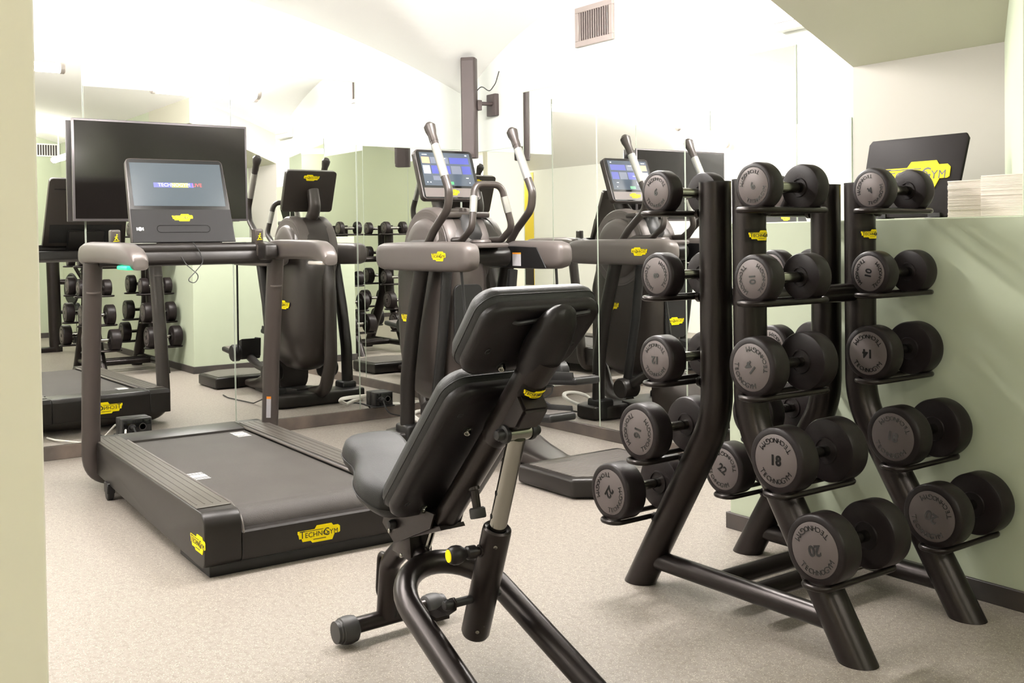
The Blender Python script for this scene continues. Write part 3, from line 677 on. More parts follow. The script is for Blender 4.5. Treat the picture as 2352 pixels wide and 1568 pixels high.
# console
km = Matrix.Translation((-4.575, YE, 1.275)) @ Matrix.Rotation(math.radians(-20), 4, 'Y')
b = NB(); add_prism(b, rrect(.178, .140, .022, 6, 0, .140), -.040, -.004, 'yz', .008, 3, mtx=km); kc = obj('console', b, 'gunmetal', EL)
b = NB(); add_prism(b, rrect(.172, .134, .018, 6, 0, .140), -.004, .0, 'yz', mtx=km); obj('front_glass', b, 'glossblack', kc)
b = NB(); add_box(b, (-.0005, -.155, .075), (.001, .155, .262), mtx=km); obj('display', b, 'screen_ell', kc, False, label='lit dark blue screen with tiles')
b = NB(); add_box(b, (-.0005, -.165, .012), (.0008, .165, .062), mtx=km); obj('lower_panel', b, 'gunlight', kc, False)
tiles = [('ui_orange', -.148, .20, .048, .036), ('ui_grey', -.095, .20, .11, .036), ('ui_blue', .022, .20, .12, .036), ('ui_white', -.148, .142, .042, .046), ('ui_blue', -.098, .142, .115, .046), ('ui_grey', .024, .142, .06, .046), ('ui_blue', .09, .142, .055, .046), ('ui_grey', -.098, .105, .06, .025), ('ui_green', -.02, .082, .042, .016), ('ui_white', -.14, .247, .03, .004), ('ui_white', .125, .247, .012, .006), ('ui_white', -.03, .228, .03, .004), ('ui_white', -.06, .162, .04, .003), ('ui_white', .105, .118, .016, .004), ('ui_white', -.14, .09, .006, .006), ('ui_white', -.122, .09, .006, .006), ('ui_white', .12, .09, .006, .006)]
for k, (mm_, y, z, w_, h_) in enumerate(tiles):
    b = NB(); d = .0012 if h_ > .01 else .0018; add_box(b, (d-.0005, y, z), (d, y+w_, z+h_), mtx=km); obj('screen_tile', b, mm_, kc, False)
K3 = km.to_3x3()
logo(kc, km @ Vector((.0012, .0, .037)), K3 @ Vector((0, 1, 0)), K3 @ Vector((0, 0, 1)), .085, .001)
logo(kc, km @ Vector((-.041, .0, .235)), K3 @ Vector((0, -1, 0)), K3 @ Vector((0, 0, 1)), .11, .001)
# horizontal arm covers, axle, legs, links
for s in (-1, 1):
    y = YE+s*.275
    b = NB(); rings = []
    for x, h, w_ in ((-4.865, .025, .02), (-4.855, .045, .036), (-4.83, .062, .046), (-4.79, .070, .050), (-4.60, .073, .052), (-4.2, .073, .052), (-4.05, .070, .051), (-4.005, .060, .046), (-3.985, .042, .034), (-3.978, .022, .02)):
        rings.append(sring((x, y, .982), (0, 1, 0), (0, 0, 1), w_, h, 3.4, 28))
    add_loft(b, rings); ac = obj('arm_cover', b, 'gunlight', EL)
    b = NB(); add_prism(b, [(-4.60, .915), (-4.08, .915), (-4.16, 1.02), (-4.50, 1.03), (-4.60, 1.0)], y-s*.050, y-s*.056, 'xz', .002, 1); obj('dark_inner_panel', b, 'black', ac)
    if s > 0:
        b = NB(); add_box(b, (-4.36, y-.0585, .925), (-4.29, y-.0562, .985)); obj('warning_label', b, 'label', ac, False, label='white printed warning label')
        b = NB(); add_box(b, (-4.36, y-.0585, .985), (-4.29, y-.0562, .993)); obj('label_header', b, 'orange', ac, False, label='orange strip on the label')
    logo(ac, (-4.205, y+s*.0525, .985), (-s, 0, 0), (0, 0, 1), .125)
    y = YE+s*.262
    b = NB(); add_tube(b, fillet([(-4.47, y, .93), (-4.57, y, .62), (-4.63, y, .35), (-4.64, y, .06)], .5, 8), .038, 16); obj('front_leg', b, 'deck', EL)
    yi = YE+s*.20
    b = NB(); add_tube(b, fillet([(-4.335, yi, .905), (-4.38, yi, .60), (-4.46, yi, .22)], .4), .026, 14); obj('swing_link', b, 'black', EL)
    b = NB(); add_lathe(b, [(.05, -.06), (.058, -.05), (.058, .05), (.05, .06)], (-4.46, yi, .20), (0, 1, 0), 24); obj('pivot_hub', b, 'deck', EL)
    b = NB(); add_tube(b, [(-4.08, y+s*.02, .92), (-4.02, y, .42 if s > 0 else .30)], .007, 8); obj('hanging_rod', b, 'black', EL)
b = NB(); add_tube(b, [(-4.40, YE-.20, .975), (-4.40, YE+.20, .975)], .052, 20); obj('cross_axle', b, 'deck', EL)
# pedals
for s, x0, z0 in ((-1, -3.90, .235), (1, -4.03, .36)):
    y = YE+s*.125; tl = .06
    pm = Matrix.Translation((x0, y, z0)) @ Matrix.Rotation(math.radians(-5), 4, 'Y')
    b = NB(); add_box(b, (0, -.075, 0), (.38, .075, .035), .012, 3, mtx=pm)
    q = obj('pedal', b, 'black', EL)
    b = NB(); add_box(b, (.03, -.062, .033), (.36, .062, .038), .001, 1, mtx=pm); obj('tread_pad', b, 'ribs', q)
    b = NB(); add_prism(b, [(0, .02), (.36, .02), (.355, .06), (.20, .062), (.14, .085), (.09, .14), (.0, .15)], -s*.075, -s*.063, 'xz', .003, 2, mtx=pm)
    add_prism(b, [(0, .02), (.10, .02), (.085, .12), (.0, .15)], -.07, .07, 'xz', .004, 2, mtx=pm); obj('toe_guard', b, 'black', q)
    b = NB(); add_tube(b, fillet([(x0+.02, y, z0+.015), (x0-.2, y+s*.03, z0-.02), (-4.46, YE+s*.20, .20)], .2), .028, 14); obj('pedal_arm', b, 'deck', EL)
    b = NB(); add_lathe(b, [(.052, -.03), (.06, -.02), (.06, .02), (.052, .03)], (x0+.03, y+s*.10, z0+.05), (0, 1, 0), 24); obj('pedal_joint', b, 'black', EL)
# moving handles
for s in (-1, 1):
    y = YE+s*.25
    pth = fillet([(-4.445, y, 1.03), (-4.37, y, 1.11), (-4.235, y, 1.215), (-4.225, y, 1.30), (-4.30, y, 1.44), (-4.375, y, 1.585)], [.1, .1, .07, .3], 8)
    b = NB(); add_tube(b, pth, .0205, 16); hd = obj('moving_handle', b, 'gunmetal', EL)
    d = (Vector((-4.375, y, 1.585))-Vector((-4.225, y, 1.30))).normalized()
    b = NB(); q0 = Vector((-4.225, y, 1.30)); L = .32
    add_tube(b, [Vector((-4.262, y, 1.368)), Vector((-4.345, y, 1.526))], .0218, 16); obj('grip_plate', b, 'chromed', hd, label='silver pulse sensor grip')
    b = NB(); add_tube(b, [(-4.355, y, 1.545), (-4.372, y, 1.578), (-4.385, y, 1.60), (-4.395, y, 1.622), (-4.405, y, 1.634)], [.022, .022, .028, .030, .018], 16); obj('handle_cap', b, 'gunmetal', hd)
# fixed handle loop
for s in (-1, 1):
    y = YE+s*.12
b = NB(); pth = fillet([(-4.50, YE-.12, 1.055), (-4.32, YE-.12, 1.06), (-4.225, YE-.115, 1.11), (-4.235, YE-.10, 1.29), (-4.25, YE, 1.335), (-4.27, YE+.06, 1.34), (-4.30, YE+.10, 1.30), (-4.26, YE+.125, 1.12), (-4.34, YE+.12, 1.06), (-4.50, YE+.12, 1.05)], [.05, .05, .05, .05, .05, .05, .05, .05], 8)
pth = fillet([(-4.50, YE-.12, 1.055), (-4.32, YE-.12, 1.06), (-4.225, YE-.12, 1.12), (-4.26, YE-.08, 1.335), (-4.26, YE+.08, 1.335), (-4.225, YE+.12, 1.12), (-4.32, YE+.12, 1.06), (-4.50, YE+.12, 1.055)], .055, 8)
add_tube(b, pth, .0175, 14); fh = obj('fixed_handle', b, 'gunmetal', EL)
for s in (-1, 1):
    a = Vector((-4.225, YE+s*.12, 1.12)); c = Vector((-4.26, YE+s*.08, 1.335))
    b = NB(); add_tube(b, [a.lerp(c, .35), a.lerp(c, .72)], .019, 14); obj('grip_plate', b, 'chromed', fh, label='silver pulse sensor grip')
b = NB(); add_lathe(b, [(.05, 0), (.055, .01), (.05, .02), (.035, .022), (0, .022)], (-4.36, YE+.02, 1.04), (0, 0, 1), 24); add_box(b, (-4.55, YE-.14, 1.02), (-4.28, YE+.14, 1.045), .01, 2); obj('handle_base', b, 'gunlight', EL)

# ================================================================= BENCH
YN = 1.345
BN = thing('weight_bench', 'black adjustable weight bench with raised backrest in the middle foreground', 'bench', (-2.2, YN, 0))
O2 = Vector((-2.160, YN, .378)); UD = Vector((.680, 0, .733)).normalized(); ND = Vector((UD.z, 0, -UD.x)); YD = Vector((0, 1, 0))
def BP(u, y, n): return O2+UD*u+YD*y+ND*n
BM = Matrix((UD, YD, ND)).transposed().to_4x4(); BM.translation = O2   # local x=u, y=y, z=n(back)
b = NB(); add_tube(b, [(-2.462, 1.20, .045), (-2.475, 1.49, .045)], .0215, 18); obj('front_foot', b, 'blackmetal', BN)
for y0, s, x0 in ((1.25, -1, -2.463), (1.468, 1, -2.474)):
    b = NB(); add_lathe(b, [(.026, -.002), (.034, .004), (.037, .018), (.037, .030), (.034, .044), (.031, .045), (.031, .050), (.029, .052), (.029, .060), (.0, .061)], (x0, y0, .040), (0, s, 0), 28); obj('end_cap', b, 'greygrip', BN, label='grey rubber end cap')
b = NB(); add_tube(b, fillet([(-2.468, YN, .05), (-2.445, YN, .20), (-2.36, YN, .268), (-2.27, YN, .255), (-2.235, YN, .245)], [.07, .06, .05], 8), .028, 18); obj('front_upright', b, 'blackmetal', BN)
b = NB(); add_tube(b, fillet([(-2.44, YN, .215), (-2.50, YN, .215), (-2.515, YN, .10), (-2.46, YN, .075)], .025), .007, 10); obj('lift_handle', b, 'blackmetal', BN)
# rear U frame
def ULP(x): return -.456*x-.765
pts = [(-1.70, YN-.135, ULP(-1.70)), (-2.24, YN-.13, ULP(-2.24)), (-2.24, YN+.13, ULP(-2.24)), (-1.70, YN+.135, ULP(-1.70))]
pth = [Vector((-1.72, YN-.145, .031)), Vector((-2.10, YN-.13, ULP(-2.10)))]
for k in range(1, 17):
    a = -PI/2-PI*k/17; pth.append(Vector((-2.10+.13*math.cos(a), YN+.13*math.sin(a), ULP(-2.10+.13*math.cos(a)))))
pth += [Vector((-2.10, YN+.13, ULP(-2.10))), Vector((-1.72, YN+.145, .031))]
b = NB(); add_tube(b, pth, .0295, 20); obj('rear_frame', b, 'blackmetal', BN)
for s in (-1, 1):
    b = NB(); add_lathe(b, [(.0295, -.03), (.034, -.02), (.036, .02), (.030, .035), (0, .036)], (-1.715, YN+s*.145, .033), (.91, s*.03, -.1), 20); obj('rear_cap', b, 'greygrip', BN)
# spine, sheath, tag
b = NB(); add_tube(b, [BP(.0, 0, 0), BP(.40, 0, 0)], .031, 22); obj('spine_tube', b, 'blackmetal', BN)
b = NB(); add_tube(b, [BP(.32, 0, .002), BP(.345, 0, .003), BP(.60, 0, .003)], [.032, .037, .039], 24); sh = obj('spine_sleeve', b, 'blackmetal', BN)
b = NB()
def ovalpt(a, rr): return None
rings = []
for k, (u, ry, rn) in enumerate(((.535, .036, .034), (.55, .041, .040), (.60, .047, .044), (.65, .048, .040), (.69, .042, .03), (.715, .03, .018), (.725, .015, .008))):
    rings.append([BM @ v for v in sring((u, 0, -.035+.012*(1-k/6)+.02), (0, 1, 0), (0, 0, 1), ry, rn, 2.2, 24)])
add_loft(b, rings); obj('headrest_mount', b, 'shell', BN)
# tag on the sleeve, wrapped
nn = (ND*.62+Vector((0, -1, 0))*.30).normalized()
nn = (nn-UD*nn.dot(UD)).normalized()
cc = BP(.515, 0, .003)
up_ = UD; xr = UD.cross(nn)
if xr.dot(Vector((math.cos(YAW), math.sin(YAW), 0))) < 0: xr = -xr
def tag_on(parent, centre, radius, n, up, w_, h_, lw):
    n = n.normalized(); up = up.normalized(); x = up.cross(n)
    bb = NB(); K = 10; g = []
    for zz in (-h_/2, h_/2):
        g.append([bb.verts.new(centre+up*zz+(n*math.cos(a)+x*math.sin(a))*(radius+.0006)) for a in [(-w_/2+w_*k/K)/radius for k in range(K+1)]])
    for k in range(K): bb.faces.new((g[0][k], g[0][k+1], g[1][k+1], g[1][k]))
    bmesh.ops.solidify(bb, geom=bb.faces[:], thickness=-.0008)
    q = obj('logo_tag', bb, 'deck', parent)
    logo(q, centre+n*(radius+.0016), x, up, lw, .0006, bend=radius+.0016)
tag_on(BN, cc, .0390, (ND*.80+Vector((0, -.12, 0))), UD, .074, .030, .058)
# pads
def pad(u0, u1, hw, n0, nb, n1, rc, names, taper=0.0):
    L = (u1-u0)/2; cu = (u0+u1)/2
    base = rrect(L, hw, rc, 7, cu, 0)
    if taper: base = [(x, y*(1+taper*((x-cu)/L))) for x, y in base]
    def ins(d): return [(cu+(x-cu)*(1-d/L), y*(1-d/hw)) for x, y in base]
    def ring(d, n): return [BM @ Vector((x, y, n)) for x, y in ins(d)]
    b = NB(); add_loft(b, [ring(.035, n0), ring(.014, n0-.002), ring(.004, n0-.008), ring(0, n0-.018), ring(.002, nb)]); a = obj(names[0], b, 'shell', BN)
    b = NB(); add_loft(b, [ring(.006, nb+.003), ring(.001, nb-.002), ring(-.003, nb-.012), ring(-.003, (nb+n1)/2), ring(.004, n1+.012), ring(.016, n1+.004), ring(.04, n1)]); c = obj(names[1], b, 'leather', BN)
    b = NB(); add_tube(b, ring(-.0036, nb-.014), .0013, 6, closed=True); obj('piping', b, 'black', c)
    return a
bs = pad(-.045, .435, .130, -.040, -.072, -.128, .055, ('backrest_shell', 'backrest_cushion'))
hs = pad(.485, .692, .152, -.042, -.072, -.128, .045, ('headrest_shell', 'headrest_cushion'), .03)
b = NB(); add_tube(b, fillet([BP(.655, -.085, -.046), BP(.660, -.078, -.036), BP(.680, .10, -.036), BP(.675, .108, -.046)], .006), .005, 8); obj('elastic_cord', b, 'black', BN)
for u, y in ((.572, -.112), (.572, .112), (.36, -.09), (.03, -.10)):
    b = NB(); add_lathe(b, [(.008, 0), (.0075, .0012), (.0055, .0012), (.005, -.0002), (0, -.0002)], BP(u, y, -.0405), ND, 14); obj('screw_recess', b, 'black', BN)
for u, y in ((.520, -.052), (.30, -.045), (.0, -.042)):
    b = NB(); add_lathe(b, [(.0085, -.01), (.0085, .009), (.0065, .012), (.004, .012), (.0038, .008), (0, .008)], BP(u, y, -.040), (ND*.8+Vector((0, -.6, 0))), 16); obj('bolt', b, 'chrome', BN, label='shiny steel bolt')
    b = NB(); add_lathe(b, [(.014, -.006), (.014, .0012), (.011, .0016), (.009, .0)], BP(u, y, -.0405), ND, 16); obj('bolt_recess', b, 'black', BN)
# bracket, pin, strut, sleeve
PIN = Vector((-1.853, YN, .634))
b = NB(); add_prism(b, [(.30, .02), (.44, .02), (.412, .075), (.385, .092), (.34, .085)], -.032, .032, 'xy', .004, 2, mtx=Matrix((UD, ND, YD)).transposed().to_4x4().copy() if False else None)
b.free()
b = NB(); t_ = bmesh.new()
poly = [(.37, .020), (.50, .020), (.490, .066), (.435, .070), (.405, .048)]
v0 = [t_.verts.new(BP(u, -.034, n)) for u, n in poly]; v1 = [t_.verts.new(BP(u, .034, n)) for u, n in poly]
t_.faces.new(v0); t_.faces.new(v1[::-1])
for i in range(5): t_.faces.new((v0[i], v1[i], v1[(i+1) % 5], v0[(i+1) % 5]))
bmesh.ops.recalc_face_normals(t_, faces=t_.faces); bmesh.ops.bevel(t_, geom=t_.edges[:], offset=.006, segments=2, affect='EDGES'); merge(b, t_)
obj('strut_bracket', b, 'blackmetal', BN)
b = NB(); add_tube(b, [PIN+YD*-.030, PIN+YD*.030], .0175, 20); obj('pin_barrel', b, 'chrome', BN, label='chrome barrel of the hinge')
for s in (-1, 1):
    b = NB(); add_lathe(b, [(.020, 0), (.021, .004), (.020, .010), (.0135, .012), (.0135, .022), (.010, .028), (0, .030)], PIN+YD*s*.030, (0, s, 0), 20); obj('pin_cap', b, 'black', BN)
SD = (Vector((-2.037, YN, .128))-PIN).normalized()
b = NB(); add_tube(b, [PIN+SD*.012, PIN+SD*.30], .0208, 24); st = obj('telescopic_strut', b, 'chrome', BN, label='chrome telescopic strut')
side = Vector((0, -1, 0))
for k in (.155, .215):
    dirn = (Vector((-.35, -.94, 0))-SD*Vector((-.35, -.94, 0)).dot(SD)).normalized()
    b = NB(); add_lathe(b, [(.0062, 0), (.0062, .0012), (0, .0012)], PIN+SD*k+dirn*.0202, dirn, 14); obj('adjustment_hole', b, 'ink', st)
b = NB(); add_lathe(b, [(.0215, .010), (.0225, .002), (.029, -.001), (.033, .003), (.034, .012), (.034, .285), (.031, .292), (0, .293)], PIN+SD*.243, SD, 28); sl = obj('strut_sleeve', b, 'blackmetal', BN)
for k in (.275, .505):
    dn = (Vector((.85, -.5, 0))-SD*Vector((.85, -.5, 0)).dot(SD)).normalized()
    b = NB(); add_lathe(b, [(.005, 0), (.0048, .001), (0, .0014)], PIN+SD*k+dn*.0336, dn, 12); obj('rivet', b, 'chrome', sl)
# release knob with yellow cap
kp = PIN+SD*.300
kd = Vector((-.12, -1, -.0)).normalized()
b = NB(); add_lathe(b, [(.014, .028), (.0145, .036), (.010, .037), (.0105, .052), (.0105, .054)], kp, kd, 20); kb = obj('release_pin', b, 'blackmetal', BN)
b = NB(); add_lathe(b, [(.015, .046), (.0155, .050), (.0155, .066), (.012, .070), (.013, .074), (.019, .082), (.022, .092), (.0215, .102), (.018, .110), (.014, .113), (0, .1132)], kp, kd, 28); kk = obj('release_knob', b, 'shell', BN)
b = NB(); add_lathe(b, [(.0145, .1125), (.014, .1145), (0, .115)], kp, kd, 24); obj('knob_cap', b, 'yellow', kk, label='yellow knob cap')
# lower knob on the spine
kp = BP(.165, .0, .02); kd = (Vector((.10, 0, -1))).normalized()
kd = (ND*.55+Vector((-.10, 0, -.8))).normalized()
b = NB(); add_lathe(b, [(.013, 0), (.0145, .012), (.0105, .014), (.010, .055)], kp, kd, 18); obj('locking_pin', b, 'blackmetal', BN)
b = NB(); add_lathe(b, [(.016, .053), (.019, .056), (.0195, .074), (.018, .078), (0, .0785)], kp, kd, 24); obj('locking_knob', b, 'greygrip', BN, label='grey locking knob')
# seat carrier plates
b = NB(); add_prism(b, [(-2.33, .292), (-2.125, .362), (-2.132, .371), (-2.32, .315)], YN-.035, YN+.035, 'xz'); 
for s in (-1, 1): add_prism(b, [(-2.40, .325), (-2.34, .285), (-2.29, .305), (-2.16, .36), (-2.14, .40), (-2.28, .40), (-2.38, .375)], YN+s*.042-.0025, YN+s*.042+.0025, 'xz')
obj('pivot_bracket', b, 'blackmetal', BN)
b = NB(); add_prism(b, [(-2.375, .255), (-2.275, .250), (-2.285, .345), (-2.345, .350)], YN-.032, YN+.032, 'xz', .003, 2); obj('support_post', b, 'blackmetal', BN)
b = NB(); add_tube(b, [(-2.335, YN-.052, .335), (-2.335, YN+.052, .335)], .009, 12); add_lathe(b, [(.013, 0), (.013, .008), (.009, .016), (0, .018)], (-2.335, YN-.046, .335), (0, -1, 0), 16); obj('pivot_bolt', b, 'black', BN)
for x, z in ((-2.365, .355), (-2.36, .312), (-2.30, .262)):
    b = NB(); add_lathe(b, [(.006, 0), (.006, .003), (.003, .005), (0, .005)], (x, YN-.0455, z), (0, -1, 0), 12); obj('rivet', b, 'chrome', BN)
b = NB(); add_tube(b, [(-2.215, YN+.01, .37), (-2.27, YN+.01, .27)], .008, 8); obj('gas_link', b, 'chrome', BN)
# seat (rises towards its narrow nose)
sm = Matrix.Translation((-2.285, YN, .388)) @ Matrix.Rotation(math.radians(19), 4, 'Y') @ Matrix.Scale(.80, 4, (1, 0, 0))
def seat_ring(inset, z):
    prof = [(0.02, .100), (-.04, .128), (-.10, .137), (-.165, .125), (-.215, .098), (-.26, .082), (-.31, .088), (-.355, .085), (-.385, .055)]
    out = [(x, -w_) for x, w_ in prof]+[(x, w_) for x, w_ in prof[::-1]]
    # smooth by one corner cutting pass
    for _ in range(2):
        q = []
        for i in range(len(out)):
            a, c = out[i], out[(i+1) % len(out)]
            q += [(a[0]*.75+c[0]*.25, a[1]*.75+c[1]*.25), (a[0]*.25+c[0]*.75, a[1]*.25+c[1]*.75)]
        out = q
    cx_ = -.18
    return [sm @ Vector((cx_+(x-cx_)*(1-inset/.2), y*(1-inset/.11), z)) for x, y in out]
b = NB(); add_loft(b, [seat_ring(.03, -.018), seat_ring(.006, -.014), seat_ring(0, -.002), seat_ring(-.002, .02), seat_ring(.002, .042), seat_ring(.012, .054), seat_ring(.03, .059)]); sc_ = obj('seat_cushion', b, 'leather', BN)
b = NB(); add_tube(b, seat_ring(-.0022, .004), .0013, 6, closed=True); obj('piping', b, 'black', sc_)
b = NB(); add_loft(b, [seat_ring(.035, -.035), seat_ring(.02, -.03), seat_ring(.012, -.016)]); obj('seat_pan', b, 'shell', BN)
# link between frame leg and sleeve
LP = PIN+SD*.43
b = NB(); add_prism(b, [(LP.x-.075, LP.z-.035), (LP.x-.045, LP.z-.05), (LP.x+.012, LP.z-.012), (LP.x+.016, LP.z+.006), (LP.x+.004, LP.z+.016), (LP.x-.012, LP.z+.010)], YN-.085, YN-.080, 'xz', .001, 1)
add_box(b, (LP.x-.07, YN-.115, LP.z-.04), (LP.x-.02, YN-.08, LP.z-.032), mtx=None); obj('link_plate', b, 'blackmetal', BN)
b = NB(); add_tube(b, [LP+YD*-.10, LP+YD*-.02], .010, 14); add_lathe(b, [(.013, 0), (.013, .006), (.010, .012), (0, .014)], LP+YD*-.095, (0, -1, 0), 18); obj('link_axle', b, 'black', BN)
b = NB(); add_tube(b, [LP+YD*.02, LP+YD*.045], .010, 14); obj('link_axle', b, 'black', BN)

# ================================================================= DUMBBELL RACK
RX, RM, RB, YF, YR = -2.0, -2.04, -1.918, 2.18, 2.67
RK = thing('dumbbell_rack', 'black tubular rack with two leaning pairs of posts, beside the green counter wall', 'rack', (-1.98, 2.42, 0))
def cutz(b, z=0.0):
    bmesh.ops.bisect_plane(b, geom=b.verts[:]+b.edges[:]+b.faces[:], plane_co=(0, 0, z), plane_no=(0, 0, -1), clear_outer=True)
    es = [e for e in b.edges if e.is_boundary]
    if es: bmesh.ops.holes_fill(b, edges=es)
PR = .0452
posts = []
for y in (YF, YR):
    for s, xt, xf, zb in ((-1, -2.042, -2.368, .545), (1, -1.918, -1.580, .56)):
        dx = (xf-xt)/zb
        b = NB(); add_tube(b, fillet([(xt, y, 1.212), (xt, y, zb), (xf+dx*.08, y, -.08)], .30, 12), PR, 28); cutz(b); p = obj('post', b, 'blackmetal', RK)
        b = NB(); add_tube(b, [(xt, y, 1.212), (xt, y, 1.2155)], PR+.0006, 28); obj('post_cap', b, 'black', p)
b = NB(); xt = -2.042
for y0, y1, x, z, r in ((YF, YR, -2.042, .89, .027), (YF, YR, -1.918, .89, .027)):
    b = NB(); add_tube(b, [(x, y0, z), (x, y1, z)], r, 18); obj('cross_tube', b, 'blackmetal', RK)
for y in (YF, YR):
    b = NB(); add_tube(b, [(-2.32, y, .085), (-1.63, y, .085)], .0285, 18); obj('base_tube', b, 'blackmetal', RK)
for x in (-2.04, -1.91):
    b = NB(); add_tube(b, [(x, YF, .085), (x, YR, .085)], .026, 18); obj('base_tube', b, 'blackmetal', RK)
RZ = [1.128, .888, .645, .412, .213]
def post_x(s, z):
    if s > 0: return max(-1.918, -1.585-.6*z) if z > .6 else (-1.590-.6*z if z < .5 else -1.9)
    return -2.042 if z > .6 else (-2.362+.6*z)
def ring_x(s, z): return post_x(s, z)+s*.116
for y in (YF, YR):
    for s in (-1, 1):
        for z in RZ:
            cx_ = ring_x(s, z)
            b = NB(); pts = [(x, yy, z) for x, yy in rrect(.036, .150, .030, 5, cx_, y+.0)]
            add_tube(b, pts, .0078, 10, closed=True)
            px_ = post_x(s, z)
            add_tube(b, [(px_+s*.03, y, z), (cx_-s*.036, y, z)], .0085, 10)
            add_lathe(b, [(.010, -.008), (.0145, -.006), (.0145, .006), (.010, .008)], (px_+s*.062, y, z), (1, 0, 0), 14)
            obj('cradle', b, 'blackmetal', RK)
for y in (YF, YR):
    tag_on(RK, Vector((-1.918, y, 1.062)), PR, Vector((1, -.10, 0)), Vector((0, 0, 1)), .090, .036, .074)

# dumbbells: kg: (head diameter, head thickness, total length)
DB = {4: (.124, .046, .226), 6: (.125, .050, .232), 8: (.131, .055, .240), 10: (.128, .056, .244), 12: (.138, .060, .252), 14: (.157, .062, .258), 16: (.167, .066, .262), 18: (.169, .068, .266), 20: (.173, .072, .272), 22: (.172, .075, .276)}
proto = {}
def plate_text(n, R, s, y):
    """lettering ring and number on the plate facing s*y"""
    let, num = [NB(), NB()], NB()
    xd0 = Vector((1, 0, 0)) if s < 0 else Vector((-1, 0, 0))
    word = 'TECHNOGYM'; rr = R*.79; step = math.radians(13.4); hs_ = R*.26
    for half in (0, 1):
        for i, ch in enumerate(word):
            a = (i-4)*step                     # 0 = bottom centre, reading left to right
            ang = -PI/2+a+(PI if half else 0)
            # position in plate plane (e1 = reading x, e2 = z)
            px, pz = math.cos(ang)*rr, math.sin(ang)*rr
            rd = Vector((-math.sin(ang), math.cos(ang)))       # tangent, reading direction
            upv = Vector((-math.cos(ang), -math.sin(ang)))     # towards the centre
            o_ = xd0*px+Vector((0, 0, pz)); o_.y = y
            k = 1.18 if ch in 'TGM' else 1.0
            add_text(let[half], ch, o_, xd0*rd.x+Vector((0, 0, rd.y)), xd0*upv.x+Vector((0, 0, upv.y)), hs_*k, .0007)
    add_text(num, str(n), Vector((0, y, 0)), xd0, (0, 0, 1), R*.54, .0008, off=R*.018)
    return let, num
def make_db(n, label):
    D, T, L = DB[n]; R = D/2
    t = thing('dumbbell', label, 'dumbbell', (0, 0, 0), group='dumbbells on the rack')
    t.rotation_mode = 'XYZ'
    b = NB(); add_tube(b, [(0, -L/2+T-.004, 0), (0, L/2-T+.004, 0)], .0145, 20); obj('handle', b, 'chrome', t, local=True, label='polished steel handle')
    for s in (-1, 1):
        b = NB(); y0 = s*(L/2)
        pr = [(0, -T), (.022, -T), (.024, -T+.0), (R*.30+.006, -T), (R*.36, -T-.004), (R*.40, -T-.004), (R*.42, -T), (R-.010, -T), (R-.003, -T+.0025), (R, -T+.009), (R, -.009), (R-.0015, -.0035), (R-.0055, -.0004), (R*.80, -.0), (R*.795, -.0012), (0, -.0012)]
        add_lathe(b, pr, (0, y0, 0), (0, s, 0), 56); obj('head', b, 'rubber', t, local=True)
        b = NB(); add_lathe(b, [(R*.785, -.003), (R*.785, .0), (R*.77, .0007), (0, .0007)], (0, y0, 0), (0, s, 0), 48); pl = obj('end_plate', b, 'plate', t, local=True, label='grey end plate')
        let, num = plate_text(n, R*.785, s, y0+s*.0010)
        for lt_ in let: obj('lettering', lt_, 'ink', pl, False, local=True)
        obj('number', num, 'ink', pl, False, local=True)
    return t
def dup(root, label):
    r = root.copy(); COL.objects.link(r); r['label'] = label
    for ch in list(root.children):
        c = ch.copy(); COL.objects.link(c); c.parent = r
        for g in list(ch.children):
            d = g.copy(); COL.objects.link(d); d.parent = c
    return r
pos = ['top', 'second', 'middle', 'fourth', 'lowest']
cols = [('front left', YF, -1, [6, 8, 12, 16, 22], [5, 80, 180, 100, 125]), ('front right', YF, 1, [6, 10, 14, 18, 20], [-28, 85, 222, 0, 166]),
        ('rear right', YR, 1, [4, 10, 14, 18, 20], [130, -80, 180, 12, 205]), ('rear left', YR, -1, [4, 8, 12, 16, 22], [40, 10, 60, 95, 30])]
for cn, y, s, wts, rots in cols:
    for k in range(5):
        n = wts[k]; lab = 'dumbbell marked %d on the %s cradle of the %s post' % (n, pos[k], cn)
        if n not in proto: d = make_db(n, lab); proto[n] = d
        else: d = dup(proto[n], lab)
        R = DB[n][0]/2; h = math.sqrt((R+.0078)**2-.036**2)
        d.location = (ring_x(s, RZ[k]), y, RZ[k]+h); d.rotation_euler = (0, math.radians(rots[k]), 0)

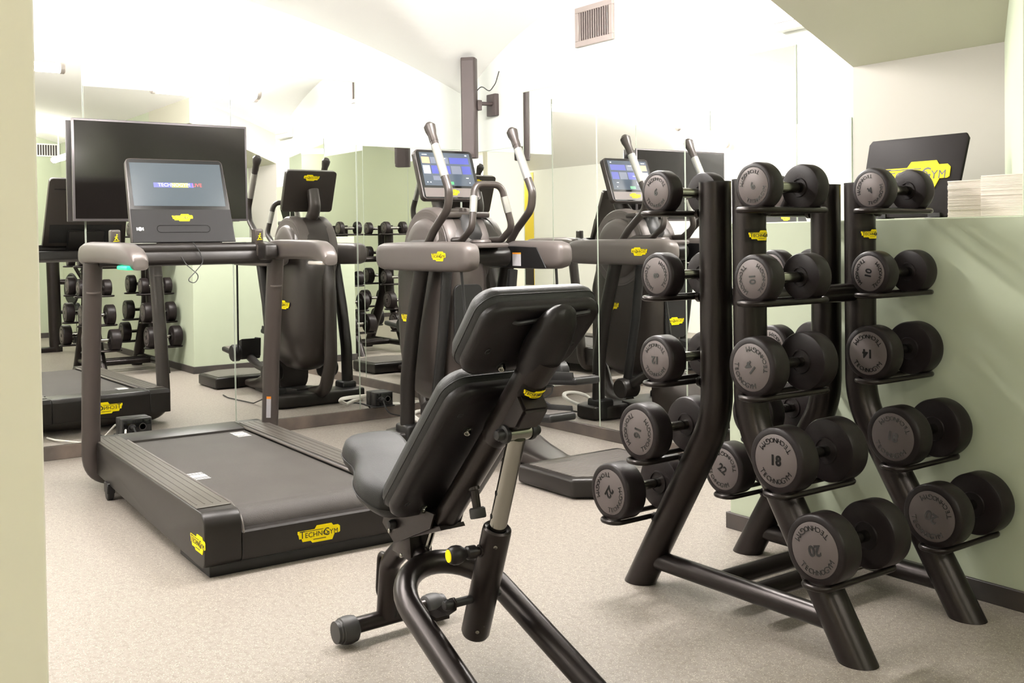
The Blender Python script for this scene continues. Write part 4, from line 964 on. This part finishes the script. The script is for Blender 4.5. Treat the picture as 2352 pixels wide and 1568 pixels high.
# ================================================================= CABLE MACHINE (right of the camera, seen in the left mirror)
CMx, CMy = .14, 2.37
t = thing('cable_machine', 'black cable pulley machine by the green wall, seen in the left mirror', 'exercise machine', (CMx, CMy, 0))
b = NB(); add_tube(b, [(CMx, CMy, .0), (CMx+.0, CMy-.02, 1.3)], .062, 20); obj('column', b, 'blackmetal', t)
b = NB(); add_box(b, (CMx-.35, CMy-.35, 0), (CMx+.35, CMy-.27, .06), .01, 2); add_box(b, (CMx-.06, CMy-.3, 0), (CMx+.06, CMy+.05, .05), .01, 2); obj('base_frame', b, 'blackmetal', t)
b = NB(); add_tube(b, [(CMx, CMy, .70), (CMx-.02, CMy+.32, .69)], .028, 14); obj('arm', b, 'blackmetal', t)
b = NB(); add_lathe(b, [(.02, -.012), (.15, -.012), (.165, 0), (.15, .012), (.02, .012)], (CMx, CMy+.16, .62), (.2, 1, 0), 36); obj('cam_wheel', b, 'black', t)
b = NB(); add_lathe(b, [(.02, -.02), (.06, -.02), (.065, 0), (.06, .02), (.02, .02)], (CMx, CMy+.20, .42), (.2, 1, 0), 28); obj('pulley', b, 'black', t)
b = NB(); add_lathe(b, [(.02, -.02), (.055, -.02), (.06, 0), (.055, .02), (.02, .02)], (CMx, CMy+.18, .13), (.2, 1, 0), 28); obj('pulley', b, 'black', t)
b = NB(); add_tube(b, [(CMx, CMy+.0, .13), (CMx, CMy+.28, .125)], .024, 12); add_tube(b, [(CMx, CMy+.0, .39), (CMx, CMy+.22, .40)], .018, 12); obj('pulley_arm', b, 'blackmetal', t)
b = NB(); add_tube(b, [(CMx, CMy+.10, 1.02), (CMx-.01, CMy+.27, .70), (CMx-.01, CMy+.28, .38)], .018, 12); obj('handle_bar', b, 'blackmetal', t)
b = NB(); add_tube(b, [(CMx, CMy+.20, .40), (CMx, CMy+.20, .15)], .003, 6); obj('steel_cable', b, 'cableb', t)
b = NB(); add_box(b, (CMx-.04, CMy+.04, .93), (CMx+.04, CMy+.2, 1.0), .012, 2); obj('carriage', b, 'black', t)
